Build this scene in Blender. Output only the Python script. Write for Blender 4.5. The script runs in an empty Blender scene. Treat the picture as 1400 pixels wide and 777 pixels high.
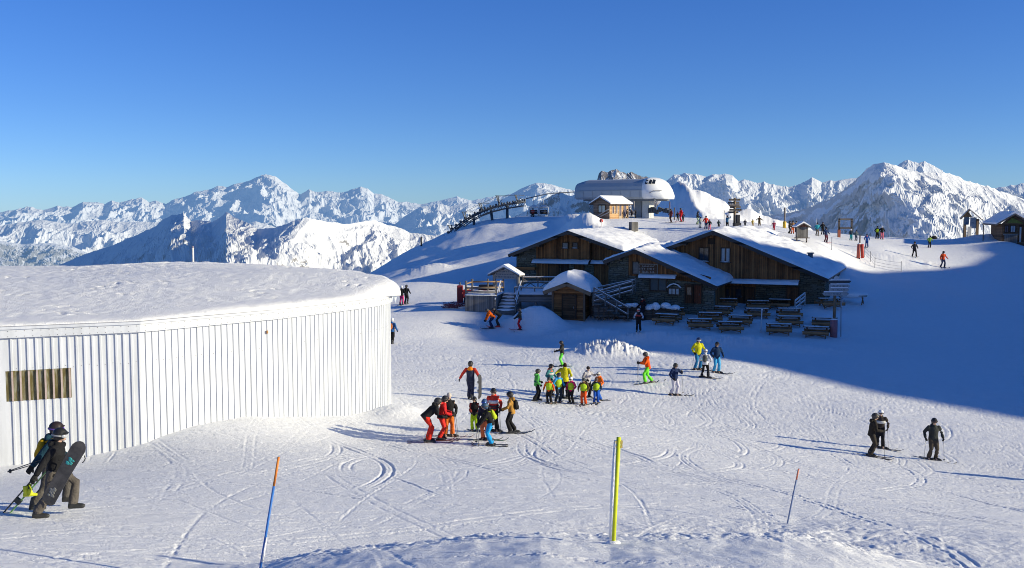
import bpy, bmesh, math, random
import numpy as np
from mathutils import Vector, Matrix, Quaternion
random.seed(7); RNG = np.random.RandomState(11)
R = math.radians
scene = bpy.context.scene
col = scene.collection

# ------------------------------------------------------------ camera maths
F = 1361.0; HV = 288.0; CV = 388.5
PITCH = math.atan((CV-HV)/F); CP, SP = math.cos(PITCH), math.sin(PITCH)
def ray(u, v):
    a = (CV-v)/F; b = (u-700)/F
    return Vector((b, CP+a*SP, -SP+a*CP))
def at(u, v, Y):
    d = ray(u, v); return d*(Y/d.y)

SUN_EL = 17.5
SUN = Vector((1.0, -0.25, 0.0)).normalized()*math.cos(R(SUN_EL)); SUN.z = math.sin(R(SUN_EL))

# ------------------------------------------------------------ noise
def _perm(seed):
    r = np.random.RandomState(seed); p = r.permutation(256); ang = r.rand(256)*2*np.pi
    return np.concatenate([p, p]), np.cos(ang), np.sin(ang)
_pc = {}
def perlin(x, y, seed=0):
    if seed not in _pc: _pc[seed] = _perm(seed)
    p, gx, gy = _pc[seed]
    xi = np.floor(x).astype(np.int64); yi = np.floor(y).astype(np.int64)
    xf = x-xi; yf = y-yi; xi &= 255; yi &= 255
    u = xf*xf*xf*(xf*(xf*6-15)+10); v = yf*yf*yf*(yf*(yf*6-15)+10)
    def g(ix, iy, dx, dy):
        h = p[p[ix]+iy]; return gx[h]*dx+gy[h]*dy
    x1 = (xi+1) & 255; y1 = (yi+1) & 255
    a = g(xi, yi, xf, yf); b = g(x1, yi, xf-1, yf); c = g(xi, y1, xf, yf-1); d = g(x1, y1, xf-1, yf-1)
    return (a+u*(b-a))*(1-v)+(c+u*(d-c))*v
def fbm(x, y, oct=4, seed=0, gain=.5, lac=2.03):
    s = 0; a = 1.0
    for i in range(oct):
        s = s+a*perlin(x, y, seed+i); a *= gain; x = x*lac+3.7; y = y*lac-1.3
    return s
def ridged(x, y, oct=5, seed=0, gain=.5, lac=2.07):
    s = 0; a = 1.0; w = 1.0
    for i in range(oct):
        n = 1-np.abs(perlin(x, y, seed+i))*2.0; n = np.clip(n, 0, 1)**2
        s = s+a*n*w; w = np.clip(n*1.6, 0, 1); a *= gain; x = x*lac+5.1; y = y*lac+2.2
    return s
def sstep(a, b, x):
    t = np.clip((x-a)/(b-a), 0, 1); return t*t*(3-2*t)

# ------------------------------------------------------------ objects
def tag(o, label=None, cat=None, group=None, kind=None):
    if label: o['label'] = label
    if cat: o['category'] = cat
    if group: o['group'] = group
    if kind: o['kind'] = kind
    return o
def link(o, parent=None):
    col.objects.link(o)
    if parent is not None: o.parent = parent
    return o
def empty(name, loc=(0, 0, 0), rz=0, label=None, cat=None, group=None):
    o = bpy.data.objects.new(name, None); o.location = loc; o.rotation_euler = (0, 0, rz)
    o.empty_display_size = .1
    link(o); tag(o, label, cat, group); return o
def grid_mesh(name, P, mat, smooth=True, parent=None, mats=None, midx=None):
    """P: (n, m, 3) array of points"""
    n, m = P.shape[:2]
    me = bpy.data.meshes.new(name)
    me.vertices.add(n*m); me.vertices.foreach_set('co', P.reshape(-1).astype(np.float32))
    i = np.arange(n*m).reshape(n, m)
    q = np.stack([i[:-1, :-1], i[:-1, 1:], i[1:, 1:], i[1:, :-1]], -1).reshape(-1, 4)
    nf = len(q)
    me.loops.add(nf*4); me.loops.foreach_set('vertex_index', q.reshape(-1).astype(np.int32))
    me.polygons.add(nf); me.polygons.foreach_set('loop_start', (np.arange(nf)*4).astype(np.int32))
    me.polygons.foreach_set('loop_total', np.full(nf, 4, np.int32))
    me.polygons.foreach_set('use_smooth', np.full(nf, smooth, bool))
    if isinstance(mat, (list, tuple)):
        for k in mat: me.materials.append(k)
    else: me.materials.append(mat)
    me.update(calc_edges=True); me.validate()
    return link(bpy.data.objects.new(name, me), parent)

class MB:
    """collects shapes into one mesh"""
    def __init__(s): s.v = []; s.f = []; s.sm = []; s.mi = []; s.cur = 0
    def add(s, vs, fs, smooth=False):
        n = len(s.v); s.v += [tuple(p) for p in vs]
        for f in fs: s.f.append(tuple(n+i for i in f)); s.sm.append(smooth); s.mi.append(s.cur)
        return s
    def box(s, c, size, M=None, bev=0):
        x, y, z = [a/2 for a in size]; vs = [Vector((i*x, j*y, k*z)) for i in (-1, 1) for j in (-1, 1) for k in (-1, 1)]
        if M is not None: vs = [M @ v for v in vs]
        vs = [v+Vector(c) for v in vs]
        return s.add(vs, [(0, 1, 3, 2), (4, 6, 7, 5), (0, 4, 5, 1), (2, 3, 7, 6), (0, 2, 6, 4), (1, 5, 7, 3)])
    def box2(s, lo, hi):
        return s.box([(a+b)/2 for a, b in zip(lo, hi)], [abs(b-a) for a, b in zip(lo, hi)])
    def bar(s, p, q, w, h=None, up=(0, 0, 1)):
        """rectangular beam from p to q; w across, h along up"""
        h = h or w; p = Vector(p); q = Vector(q); d = (q-p); L = d.length
        if L < 1e-6: return s
        d /= L; u = Vector(up); sd = d.cross(u)
        if sd.length < 1e-3: sd = d.cross(Vector((0, 1, 0)))
        sd.normalize(); u = sd.cross(d)
        vs = []
        for e in (p, q):
            for a, b in ((-1, -1), (1, -1), (1, 1), (-1, 1)): vs.append(e+sd*a*w/2+u*b*h/2)
        return s.add(vs, [(3, 2, 1, 0), (4, 5, 6, 7), (0, 1, 5, 4), (1, 2, 6, 5), (2, 3, 7, 6), (3, 0, 4, 7)])
    def tube(s, pts, rad, n=8, caps=True, flat=1.0, up=None, smooth=True):
        """swept round tube; rad scalar or list, flat squeezes one axis; up sets the unsqueezed side vector"""
        pts = [Vector(p) for p in pts]; k = len(pts)
        rad = [rad]*k if not hasattr(rad, '__len__') else rad
        rings = []
        for i, p in enumerate(pts):
            d = (pts[min(i+1, k-1)]-pts[max(i-1, 0)]).normalized()
            a = Vector(up) if up is not None else (Vector((0, 0, 1)) if abs(d.z) < .9 else Vector((1, 0, 0)))
            a = (a-d*a.dot(d)).normalized(); b = d.cross(a)
            r = rad[i]; rx, ry = (r if hasattr(r, '__len__') else (r, r*flat))
            rings.append([p+a*rx*math.cos(2*math.pi*j/n)+b*ry*math.sin(2*math.pi*j/n) for j in range(n)])
        vs = [v for r in rings for v in r]; fs = []
        for i in range(k-1):
            for j in range(n):
                fs.append((i*n+j, i*n+(j+1) % n, (i+1)*n+(j+1) % n, (i+1)*n+j))
        if caps: fs += [tuple(range(n-1, -1, -1)), tuple((k-1)*n+j for j in range(n))]
        return s.add(vs, fs, smooth)
    def ball(s, c, r, n=10, m=7, M=None):
        r = r if hasattr(r, '__len__') else (r, r, r); c = Vector(c); vs = []
        for i in range(m+1):
            th = math.pi*i/m
            for j in range(n):
                ph = 2*math.pi*j/n; v = Vector((r[0]*math.sin(th)*math.cos(ph), r[1]*math.sin(th)*math.sin(ph), r[2]*math.cos(th)))
                if M is not None: v = M @ v
                vs.append(c+v)
        fs = []
        for i in range(m):
            for j in range(n): fs.append((i*n+j, (i+1)*n+j, (i+1)*n+(j+1) % n, i*n+(j+1) % n))
        return s.add(vs, fs, True)
    def prism(s, poly, a, b):
        """poly list of 3D points; extruded by vector a..b"""
        a = Vector(a); b = Vector(b); n = len(poly)
        vs = [Vector(p)+a for p in poly]+[Vector(p)+b for p in poly]
        return s.add(vs, [tuple(range(n-1, -1, -1)), tuple(range(n, 2*n))]+[(i, (i+1) % n, n+(i+1) % n, n+i) for i in range(n)])
    def build(s, name, mat, parent=None, loc=None, bevel=0, weld=False, recalc=True):
        me = bpy.data.meshes.new(name); me.from_pydata([tuple(v) for v in s.v], [], s.f)
        for m in (mat if isinstance(mat, (list, tuple)) else [mat]): me.materials.append(m)
        me.polygons.foreach_set('use_smooth', s.sm); me.polygons.foreach_set('material_index', s.mi)
        if recalc or weld:
            bm = bmesh.new(); bm.from_mesh(me)
            if weld: bmesh.ops.remove_doubles(bm, verts=bm.verts, dist=1e-4)
            bmesh.ops.recalc_face_normals(bm, faces=bm.faces); bm.to_mesh(me); bm.free()
        o = bpy.data.objects.new(name, me); link(o, parent)
        if loc is not None: o.location = loc
        if bevel:
            md = o.modifiers.new('bevel', 'BEVEL'); md.width = bevel; md.segments = 2; md.limit_method = 'ANGLE'
        return o

# ------------------------------------------------------------ materials
class NT:
    def __init__(s, name):
        s.m = bpy.data.materials.new(name); s.m.use_nodes = True; s.t = s.m.node_tree; s.t.nodes.clear()
        s.out = s.n('ShaderNodeOutputMaterial'); s.b = s.n('ShaderNodeBsdfPrincipled'); s.l(s.b.outputs[0], s.out.inputs[0])
    def n(s, k, **kw):
        a = s.t.nodes.new(k)
        for p, v in kw.items(): setattr(a, p, v)
        return a
    def l(s, a, b): s.t.links.new(a, b)
    def geo(s): return s.n('ShaderNodeNewGeometry')
    def obj(s): return s.n('ShaderNodeTexCoord').outputs['Object']
    def gen(s): return s.n('ShaderNodeTexCoord').outputs['Generated']
    def mapn(s, vec, scale=(1, 1, 1), rot=(0, 0, 0), loc=(0, 0, 0)):
        a = s.n('ShaderNodeMapping'); a.inputs['Scale'].default_value = scale; a.inputs['Rotation'].default_value = rot; a.inputs['Location'].default_value = loc
        s.l(vec, a.inputs[0]); return a.outputs[0]
    def noise(s, vec, scale, detail=4, rough=.5, dist=0):
        a = s.n('ShaderNodeTexNoise'); a.inputs['Scale'].default_value = scale; a.inputs['Detail'].default_value = detail
        a.inputs['Roughness'].default_value = rough; a.inputs['Distortion'].default_value = dist
        s.l(vec, a.inputs['Vector']); return a.outputs[0]
    def ramp(s, fac, stops):
        a = s.n('ShaderNodeValToRGB'); e = a.color_ramp.elements
        while len(e) < len(stops): e.new(.5)
        for i, (p, c) in enumerate(stops):
            e[i].position = p; e[i].color = (*c, 1) if hasattr(c, '__len__') else (c, c, c, 1)
        s.l(fac, a.inputs[0]); return a.outputs[0]
    def mix(s, fac, a, b, mode='MIX'):
        m = s.n('ShaderNodeMix', data_type='RGBA', blend_type=mode)
        for src, i in ((fac, 0), (a, 6), (b, 7)):
            if hasattr(src, 'links') or hasattr(src, 'is_linked'): s.l(src, m.inputs[i])
            elif i == 0: m.inputs[0].default_value = src
            else: m.inputs[i].default_value = (*src, 1) if len(src) == 3 else src
        return m.outputs[2]
    def math(s, op, a, b=0.0, clamp=False):
        m = s.n('ShaderNodeMath', operation=op, use_clamp=clamp)
        for i, x in enumerate((a, b)):
            if hasattr(x, 'is_linked'): s.l(x, m.inputs[i])
            else: m.inputs[i].default_value = x
        return m.outputs[0]
    def bump(s, h, strength=.3, dist=.1, prev=None):
        b = s.n('ShaderNodeBump'); b.inputs['Strength'].default_value = strength; b.inputs['Distance'].default_value = dist
        s.l(h, b.inputs['Height'])
        if prev is not None: s.l(prev, b.inputs['Normal'])
        return b.outputs[0]
    def set(s, color=None, rough=None, metal=None, spec=None, normal=None):
        for k, x in (('Base Color', color), ('Roughness', rough), ('Metallic', metal), ('Specular IOR Level', spec), ('Normal', normal)):
            if x is None: continue
            i = s.b.inputs[k]
            if hasattr(x, 'is_linked'): s.l(x, i)
            elif k == 'Base Color': i.default_value = (*x, 1)
            else: i.default_value = x
        return s.m
_mc = {}
def cached(fn):
    def w(*a, **k):
        key = (fn.__name__, a, tuple(sorted(k.items())))
        if key not in _mc: _mc[key] = fn(*a, **k)
        return _mc[key]
    return w
@cached
def plain(c, rough=.6, metal=0.0, var=.12, sc=8.0, name='painted'):
    t = NT(name); f = t.noise(t.obj(), sc, 4, .6)
    colr = t.ramp(f, [(.3, tuple(x*(1-var) for x in c)), (.7, tuple(min(1, x*(1+var)) for x in c))])
    return t.set(colr, rough, metal, .4)
@cached
def fabric(c, rough=.75, name='ski_fabric'):
    t = NT(name); ob = t.obj()
    f = t.noise(ob, 6, 3, .6); g = t.noise(ob, 13, 3, .5, .8)
    colr = t.ramp(f, [(.3, tuple(x*.75 for x in c)), (.7, tuple(min(1, x*1.08) for x in c))])
    return t.set(colr, rough, 0, .1, t.bump(g, .7, .035))
@cached
def snow_mat(bscale=1.0, tint=(.92, .92, .925), strength=.55, name='snow', piste=False):
    t = NT(name); g = t.geo(); p = g.outputs['Position']
    n1 = t.noise(p, 22*bscale, 3, .6); n2 = t.noise(p, 2.2*bscale, 4, .55); n3 = t.noise(p, 70*bscale, 2, .5)
    b = t.bump(n2, strength*.5, .16); b = t.bump(n1, strength*(.7 if piste else 1.1), .05, b); b = t.bump(n3, strength*.6, .018, b)
    if piste:
        for rot, sc, st, ds in ((.20, (1.1, 15, 1), .75, .045), (-.35, (1.6, 22, 1), .5, .03), (1.15, (1.2, 18, 1), .45, .03)):
            nn = t.noise(t.mapn(p, sc, (0, 0, rot)), 1.0, 4, .62, .6)
            rr = t.ramp(nn, [(.42, 0.0), (.50, .55), (.56, .45), (.66, 1.0)]); b = t.bump(rr, strength*st, ds, b)
        cr = t.noise(p, 9, 4, .75); b = t.bump(t.ramp(cr, [(.56, 0.0), (.72, 1.0)]), strength*.65, .05, b)
    c = t.ramp(n2, [(.25, tuple(x*.95 for x in tint)), (.75, tint)])
    return t.set(c, .62, 0, .22, b)
@cached
def wood(dark=(.07, .035, .018), light=(.22, .115, .055), horizontal=False, plank=.16, name='planks', wear=.35):
    """planks run along local z (or x when horizontal)"""
    t = NT(name); ob = t.obj()
    sep = t.n('ShaderNodeSeparateXYZ'); t.l(ob, sep.inputs[0])
    ax = sep.outputs[2] if horizontal else t.math('ADD', sep.outputs[0], t.math('MULTIPLY', sep.outputs[1], .93))
    q = t.math('DIVIDE', ax, plank); fr = t.math('FRACT', q); idn = t.math('FLOOR', q)
    wn = t.n('ShaderNodeTexWhiteNoise', noise_dimensions='1D'); t.l(idn, wn.inputs['W'])
    groove = t.math('LESS_THAN', fr, .09)
    gr = t.noise(t.mapn(ob, (1.5, 1.5, 14) if horizontal else (14, 14, 1.2)), 2.5, 5, .65, .4)
    big = t.noise(ob, .9, 3, .6)
    v = t.math('ADD', t.math('MULTIPLY', wn.outputs[0], .45), t.math('MULTIPLY', gr, .5))
    v = t.math('ADD', v, t.math('MULTIPLY', t.math('SUBTRACT', big, .5), wear*1.6))
    c = t.ramp(v, [(.15, dark), (.75, light)])
    c = t.mix(groove, c, tuple(x*.25 for x in dark))
    h = t.math('SUBTRACT', t.math('MULTIPLY', gr, .3), groove)
    return t.set(c, .75, 0, .25, t.bump(h, .7, .02))
@cached
def stone(c=(.16, .17, .15), name='stone_masonry'):
    t = NT(name); ob = t.obj(); sep = t.n('ShaderNodeSeparateXYZ'); t.l(ob, sep.inputs[0])
    cb = t.n('ShaderNodeCombineXYZ'); t.l(t.math('ADD', sep.outputs[0], sep.outputs[1]), cb.inputs[0]); t.l(sep.outputs[2], cb.inputs[1])
    w = t.noise(cb.outputs[0], 1.5, 2, .5); vm = t.n('ShaderNodeVectorMath', operation='SCALE'); vm.inputs[3].default_value = .34
    nn = t.n('ShaderNodeTexNoise'); nn.inputs['Scale'].default_value = 1.7; nn.inputs['Detail'].default_value = 4; t.l(cb.outputs[0], nn.inputs['Vector']); t.l(nn.outputs[1], vm.inputs[0])
    va = t.n('ShaderNodeVectorMath', operation='ADD'); t.l(cb.outputs[0], va.inputs[0]); t.l(vm.outputs[0], va.inputs[1])
    br = t.n('ShaderNodeTexBrick'); br.offset = .45; br.squash = 1.3; br.squash_frequency = 3
    for k, x in (('Scale', 1.0), ('Mortar Size', .018), ('Brick Width', .55), ('Row Height', .17), ('Bias', .0)): br.inputs[k].default_value = x
    br.inputs['Color1'].default_value = (.0, .0, .0, 1); br.inputs['Color2'].default_value = (1, 1, 1, 1); br.inputs['Mortar'].default_value = (.3, .3, .3, 1)
    t.l(va.outputs[0], br.inputs['Vector'])
    n2 = t.noise(ob, 9, 4, .7)
    v = t.mix(.5, br.outputs[0], n2)
    cc = t.ramp(v, [(.1, tuple(x*.35 for x in c)), (.45, (c[0], c[1]*.95, c[2]*.8)), (.62, c), (.95, tuple(min(1, x*1.9) for x in c))])
    cc = t.mix(br.outputs[1], cc, tuple(x*.22 for x in c))
    return t.set(cc, .85, 0, .2, t.bump(v, .8, .05))
@cached
def glass_dark(c=(.02, .025, .03), name='window_glass'):
    t = NT(name); f = t.noise(t.obj(), 1.5, 2, .5)
    return t.set(t.ramp(f, [(.3, c), (.7, tuple(x*2 for x in c))]), .08, 0, .6)
# ------------------------------------------------------------ the ground surface
_cp = [ # (u, v, Y)
 (66,706,19),(30,690,20),(2,641,28.6),(115,629,29.6),(200,611,30.3),(250,592,31),(300,577,32.4),(345,570,33.2),(450,574,35.6),(500,572,37),(527,560,39.6),
 (120,680,21.5),(250,640,26),(340,608,29.5),(440,602,32),(520,600,33.5),
 (356,776,16.5),(500,705,20.5),(700,700,21),(700,650,26),(900,650,28),(1076,718,21.5),(1200,740,20),(1350,745,19.5),(1000,680,24.5),
 (600,606,32.6),(690,610,32.4),(700,590,34.5),(640,546,44),(733,548,46.5),(800,552,46.5),(885,523,52),(923,541,50),(965,513,54),
 (535,470,67),(550,417,89),(600,440,79),(675,450,79),(711,451,79),(1190,625,38),(1275,629,38.5),(1400,650,36),(1400,700,27),(1330,575,46),(1450,590,44),
 (770,497,58),(835,484,62),(1010,490,60),(1040,456,74),(1140,461,73),(1200,500,61),(900,455,75),(870,450,77),(775,434,82),(820,425,84),(700,430,82),(640,426,82),
 (1085,421,83),(960,425,82),(775,400,97),(860,395,94),(1110,415,82),
 (1180,455,76),(1300,450,79),(1400,470,75),(1200,400,93),(1300,400,95),(1400,400,97),(1175,372,101),(1185,356,105),(1165,345,110),
 (1270,374,103),(1250,352,111),(1320,363,108),(1400,352,112),(1320,338,118),(1400,338,118),(1200,340,112),(1271,327,132),(1325,327,126),(1385,330,118),
 (1125,331,103),(1100,324,106),(1060,316,112),(1003,311,108),(960,315,107),(930,303,119),(870,315,110),(812,302,114),(850,300,120),(900,299,132),(1000,300,135),(1150,322,125),
 (770,316,113),(755,322,117),(700,333,119),(640,350,118),(590,367,112),(560,385,99),(600,400,94),(640,375,101),(530,395,97),(500,410,94),
 (760,299,148),(700,308,152),(650,316,153),(614,324,152),(580,337,148),(540,353,138),
]
_cp = np.array([list(at(*c)) for c in _cp])
_cp = np.vstack([_cp, [[-60, 20, -7.5], [-60, 60, -10], [-60, 100, -13], [-35, 130, -16], [-20, 45, -8.6], [-28, 35, -8.2], [60, 20, -8.5], [70, 60, -9], [90, 90, -5], [90, 130, -3],
    [-15, 5, -5.5], [15, 5, -5.5], [-40, 5, -6.5], [40, 8, -7.5], [0, 13, -6.2], [-60, 5, -7.5], [60, 5, -8], [0, 160, -6], [40, 150, -4.5], [80, 160, -4], [20, 150, -1.8], [-15, 160, -12]]])
def _U(r2): return np.where(r2 > 0, r2*np.log(r2+1e-12)*.5, 0)
_n = len(_cp); _sc = 50.0
_xy = _cp[:, :2]/_sc
_K = _U(((_xy[:, None]-_xy[None])**2).sum(-1))+np.eye(_n)*.0006
_P = np.hstack([np.ones((_n, 1)), _xy])
_A = np.block([[_K, _P], [_P.T, np.zeros((3, 3))]])
_w = np.linalg.solve(_A, np.concatenate([_cp[:, 2], np.zeros(3)]))
def tps(x, y):
    x = np.asarray(x, float)/_sc; y = np.asarray(y, float)/_sc
    out = _w[_n]+_w[_n+1]*x+_w[_n+2]*y
    for i in range(_n): out = out+_w[i]*_U((x-_xy[i, 0])**2+(y-_xy[i, 1])**2)
    return out
# shadow sheet of the hill on the sun side: height of its edge where x = 0, against q = y+.25x
_gq = [-200, 0, 30, 45, 52.5, 60, 70, 83, 90, 95.5, 105, 112, 118, 124, 132, 140, 150, 300]
_gz = [-40, -30, -26, -21, -17.3, -12.9, -8.7, -6.3, -7.6, -10.2, -14.0, -18.0, -21.0, -21.9, -21.3, -24, -34, -60]
def hill(x, y):
    q = y+.25*x; XR = 132.0
    g = np.interp(q, _gq, _gz)-.35; crest = g+XR*.25/.25*math.tan(R(SUN_EL))/math.cos(math.atan(.25))
    dx = x-XR
    return crest-np.where(dx < 0, -dx*.80, dx*.45)
_berm_u = [-400, 0, 250, 350, 420, 480, 560, 650, 740, 838, 900, 1000, 1080, 1150, 1260, 1400, 1900]
_berm_v = [900, 860, 800, 779, 766, 757, 749, 739, 736, 742, 739, 742, 740, 750, 778, 810, 900]
def height(x, y, detail=True):
    x = np.asarray(x, float); y = np.asarray(y, float)
    yy = np.maximum(y, .5); u = 700+F*x/yy
    xc = np.clip(x, -75, 95); ycl = np.clip(y, 4, 165)
    h = tps(xc, ycl)
    # the mound the photographer stands on
    k = (np.interp(u, _berm_u, _berm_v)-HV)/F
    k = k+.0035*fbm(x*1.1, y*.6, 3, 41)
    r = yy; rc = 16.0+.5*perlin(u/260, u*0, 43)
    m = np.where(r < rc, -1.7+(-k*rc+1.7)*(r/rc), -k*rc-.62*(r-rc))
    m = np.where(y < 1, -1.7-.02*y*y-.01*x*x, m)
    kk = .35; hh = np.clip(.5+.5*(m-h)/kk, 0, 1); near = sstep(32, 24, y)
    h = h+near*((m*hh+h*(1-hh)+kk*hh*(1-hh))-h)
    # rough crust along the crest of the mound and by the right hand stake
    if detail:
        cr = np.exp(-((r-rc)/.8)**2)*near*sstep(250, 450, u)*sstep(1300, 1150, u)
        h = h+cr*.065*np.abs(fbm(x*3, y*3, 4, 51))
        rb = np.exp(-(((x-6.2)/4.2)**2+((y-19.5)/2.4)**2))
        h = h+rb*(.12+.10*fbm(x*.9, y*.9, 4, 52)+.02*fbm(x*5, y*5, 3, 53))
    # snow banks
    def bank(u0, v0, Y0, hgt, sx, sy, rough=0.0, s=60, fq=1.4):
        c = at(u0, v0, Y0)
        d = np.exp(-(((x-c.x)/sx)**2+((y-c.y)/sy)**2)**1.3)
        z = d*hgt
        if rough: z = z+np.sqrt(d)*sstep(.02,.3,d)*rough*(.45*fbm(x*fq*1.4, y*fq*2, 3, s, .6)+.35*np.abs(fbm(x*fq*4, y*fq*5, 3, s+5, .65)))
        return z
    h = h+bank(828, 479, 62, .55, 1.75, 1.4, .62, 61, 1.6)+bank(860, 483, 61.5, .26, 1.4, 1.0, .36, 62, 2.0)+bank(800, 480, 62.5, .15, 2.0, .9, .12, 63, 1.3)
    h = h+bank(735, 436, 79, 1.5, 2.0, 1.6, .15, 64, .8)+bank(870, 462, 70, .55, 3.2, 1.1, .35, 65, .9)+bank(930, 466, 69, .5, 4.0, 1.2, .3, 66, .9)
    h = h+bank(1060, 474, 67, .45, 4.5, 1.3, .3, 67, .8)+bank(1000, 470, 68, .4, 3.0, 1.1, .3, 68, .8)+bank(800, 447, 75, .6, 2.8, 1.2, .35, 69, .9)+bank(700, 436, 79, .35, 3, 1.3, .2, 70, .8)
    h = h+bank(583, 372, 106, .7, 2.6, 2, .3, 71, .5)+bank(800, 310, 113, 1.1, 1.6, 4.5, .25, 72, .9)+bank(792, 306, 121, 1.1, 1.7, 4.5, .25, 73, .9)+bank(784, 302, 130, .7, 1.8, 5.0, .25, 77, .8)+bank(815, 318, 106, .6, 1.8, 3.0, .25, 78, .9)+bank(776, 318, 117, .35, 1.2, 2.5, .25, 79, 1.0)+bank(838, 325, 108, .9, 3.0, 2.0, .4, 74, .5)
    h = h+bank(1210, 352, 108, .25, 6, 1.5, .25, 75, .7)+bank(1370, 322, 124, .7, 5, 2, .3, 76, .4)
    h = h+bank(545, 566, 38.6, .3, .9, 1.5, .06, 84, .9)
    # shaded hollow by the far rim on the right
    # big white knoll beyond the lift station
    c = at(925, 262, 175); kx = x-c.x; ky = y-170
    kn = 6.5-np.where(kx > 0, kx*.42, -kx*1.0)-np.abs(ky)*.35
    kn = kn-.4+1.6*fbm(x*.09, y*.09, 5, 80, .55)+.5*ridged(x*.22, y*.12, 3, 82)
    # the rim: beyond it the ground drops away to the valleys
    rim = np.interp(u, [-500, 300, 480, 540, 614, 700, 790, 900, 1000, 1100, 1190, 1280, 1400, 2200], [120, 122, 128, 140, 153, 152, 150, 152, 152, 142, 136, 137, 135, 140])
    over = np.maximum(y-rim, 0)
    drop = np.where(over < 20, .012*over**2, 4.8+.48*(over-20)); drop = np.minimum(drop, 420+over*.0)
    h = h-drop
    kn = kn+(-1.0)
    h = np.where((y > 140) & (y < 260), np.maximum(h, kn), h)
    side = np.maximum(-x-70, 0); h = h-.35*side
    hl = hill(x, y); hl = hl+1.0*fbm(x*.05, y*.05, 4, 90)
    h = np.where(x > 60, np.maximum(h, hl), h)
    h = h+.25*fbm(x*.07, y*.07, 3, 20)*sstep(30, 60, y)+.22*fbm(x*.22, y*.22, 3, 27)*sstep(95, 112, y)*sstep(9, 2, x)+.05*fbm(x*.2, y*.5, 3, 23)*sstep(15, 30, y)
    return h
# tracks pressed into the snow, drawn on a raster of the piste
TX0, TX1, TY0, TY1, TS = -24.0, 34.0, 12.0, 76.0, .045
_TW, _TH = int((TX1-TX0)/TS), int((TY1-TY0)/TS)
_tr = np.zeros((_TH, _TW), np.float32)
def _stroke(pts, width, depth, rim=.5):
    global _tr
    pts = np.asarray(pts)
    seg = np.diff(pts, axis=0); L = np.hypot(seg[:, 0], seg[:, 1]); cum = np.concatenate([[0], np.cumsum(L)])
    n = int(cum[-1]/(TS*.7))+2; s = np.linspace(0, cum[-1], n)
    X = np.interp(s, cum, pts[:, 0]); Y = np.interp(s, cum, pts[:, 1])
    dx = np.gradient(X); dy = np.gradient(Y); l = np.hypot(dx, dy)+1e-9; nx, ny = -dy/l, dx/l
    depth = depth*1.35
    fade = np.clip(np.minimum(s, cum[-1]-s)/.8, 0, 1)*(.6 if pts[0, 1] < 25 else 1.0)*(0.45+.55*np.clip(.5+1.6*perlin(s*.35, s*0, int(abs(pts[0, 0]*77)) % 200), 0, 1))
    for off in np.arange(-width*1.6, width*1.6+1e-6, TS*.7):
        a = abs(off)/width
        val = -depth*(1-a*a) if a < 1 else depth*rim*(1-abs(a-1.3)/.35)
        if a >= 1 and val < 0: continue
        ix = ((X+nx*off-TX0)/TS).astype(int); iy = ((Y+ny*off-TY0)/TS).astype(int)
        ok = (ix >= 0) & (ix < _TW) & (iy >= 0) & (iy < _TH)
        _tr[iy[ok], ix[ok]] = _tr[iy[ok], ix[ok]]*.25+(val*fade[ok])
def _arc(x, y, ang, L, curv, pair=True, w=.05, d=.028):
    n = max(8, int(L/.4)); s = np.linspace(0, L, n); a = ang+curv*s+.15*np.sin(s*.35+x)
    px = x+np.cumsum(np.cos(a))*L/n; py = y+np.cumsum(np.sin(a))*L/n
    for o in ((-.13, .13) if pair else (0,)):
        _stroke(np.stack([px-np.sin(a)*o, py+np.cos(a)*o], 1), w, d)
_r = random.Random(5)
for i in range(560):      # long traverses, most of them running left to right
    x = _r.uniform(-24, 30); y = 15+(_r.random()**1.25)*50
    ang = _r.gauss(.22, .35) if _r.random() < .6 else _r.gauss(1.0, .8)
    _arc(x, y, ang, _r.uniform(6, 30), _r.gauss(0, .035), _r.random() < .6, _r.uniform(.03, .05), _r.uniform(.012, .032))
for i in range(650):      # fine single scratches
    x = _r.uniform(-24, 30); y = 14+(_r.random()**1.3)*52
    _arc(x, y, _r.gauss(.25, .4) if _r.random() < .7 else _r.uniform(-1.5, 1.5), _r.uniform(3, 14), _r.gauss(0, .03), False, _r.uniform(.022, .035), _r.uniform(.010, .022))
for i in range(120):      # tight skidded turns behind and around the groups
    cx = _r.gauss(7, 7); cy = _r.gauss(41, 8)
    _arc(cx, cy, _r.uniform(-2, 2), _r.uniform(5, 13), _r.choice((-1, 1))*_r.uniform(.06, .22), True, _r.uniform(.03, .055), _r.uniform(.016, .034))
for i in range(14):      # the fan of tracks passing the big group by the white wall
    a0 = .05*i
    if i % 2 == 0: _arc(-3.4+.25*i*.3, 31.2+.34*i, 2.75-.03*i, 7.5, -.10, True, .035, .017)
    _arc(6.2+.16*i, 35-.1*i, 1.1+.03*i, 9, .17, False, .035, .02)
def tracks(x, y):
    fx = np.clip((x-TX0)/TS-.5, 0, _TW-2); fy = np.clip((y-TY0)/TS-.5, 0, _TH-2)
    ix = fx.astype(int); iy = fy.astype(int); ax = fx-ix; ay = fy-iy
    v = (_tr[iy, ix]*(1-ax)+_tr[iy, ix+1]*ax)*(1-ay)+(_tr[iy+1, ix]*(1-ax)+_tr[iy+1, ix+1]*ax)*ay
    inside = (x > TX0) & (x < TX1) & (y > TY0) & (y < TY1)
    return v*inside
def ground_z(x, y): return float(height(np.array([x]), np.array([y]))[0])
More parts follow.
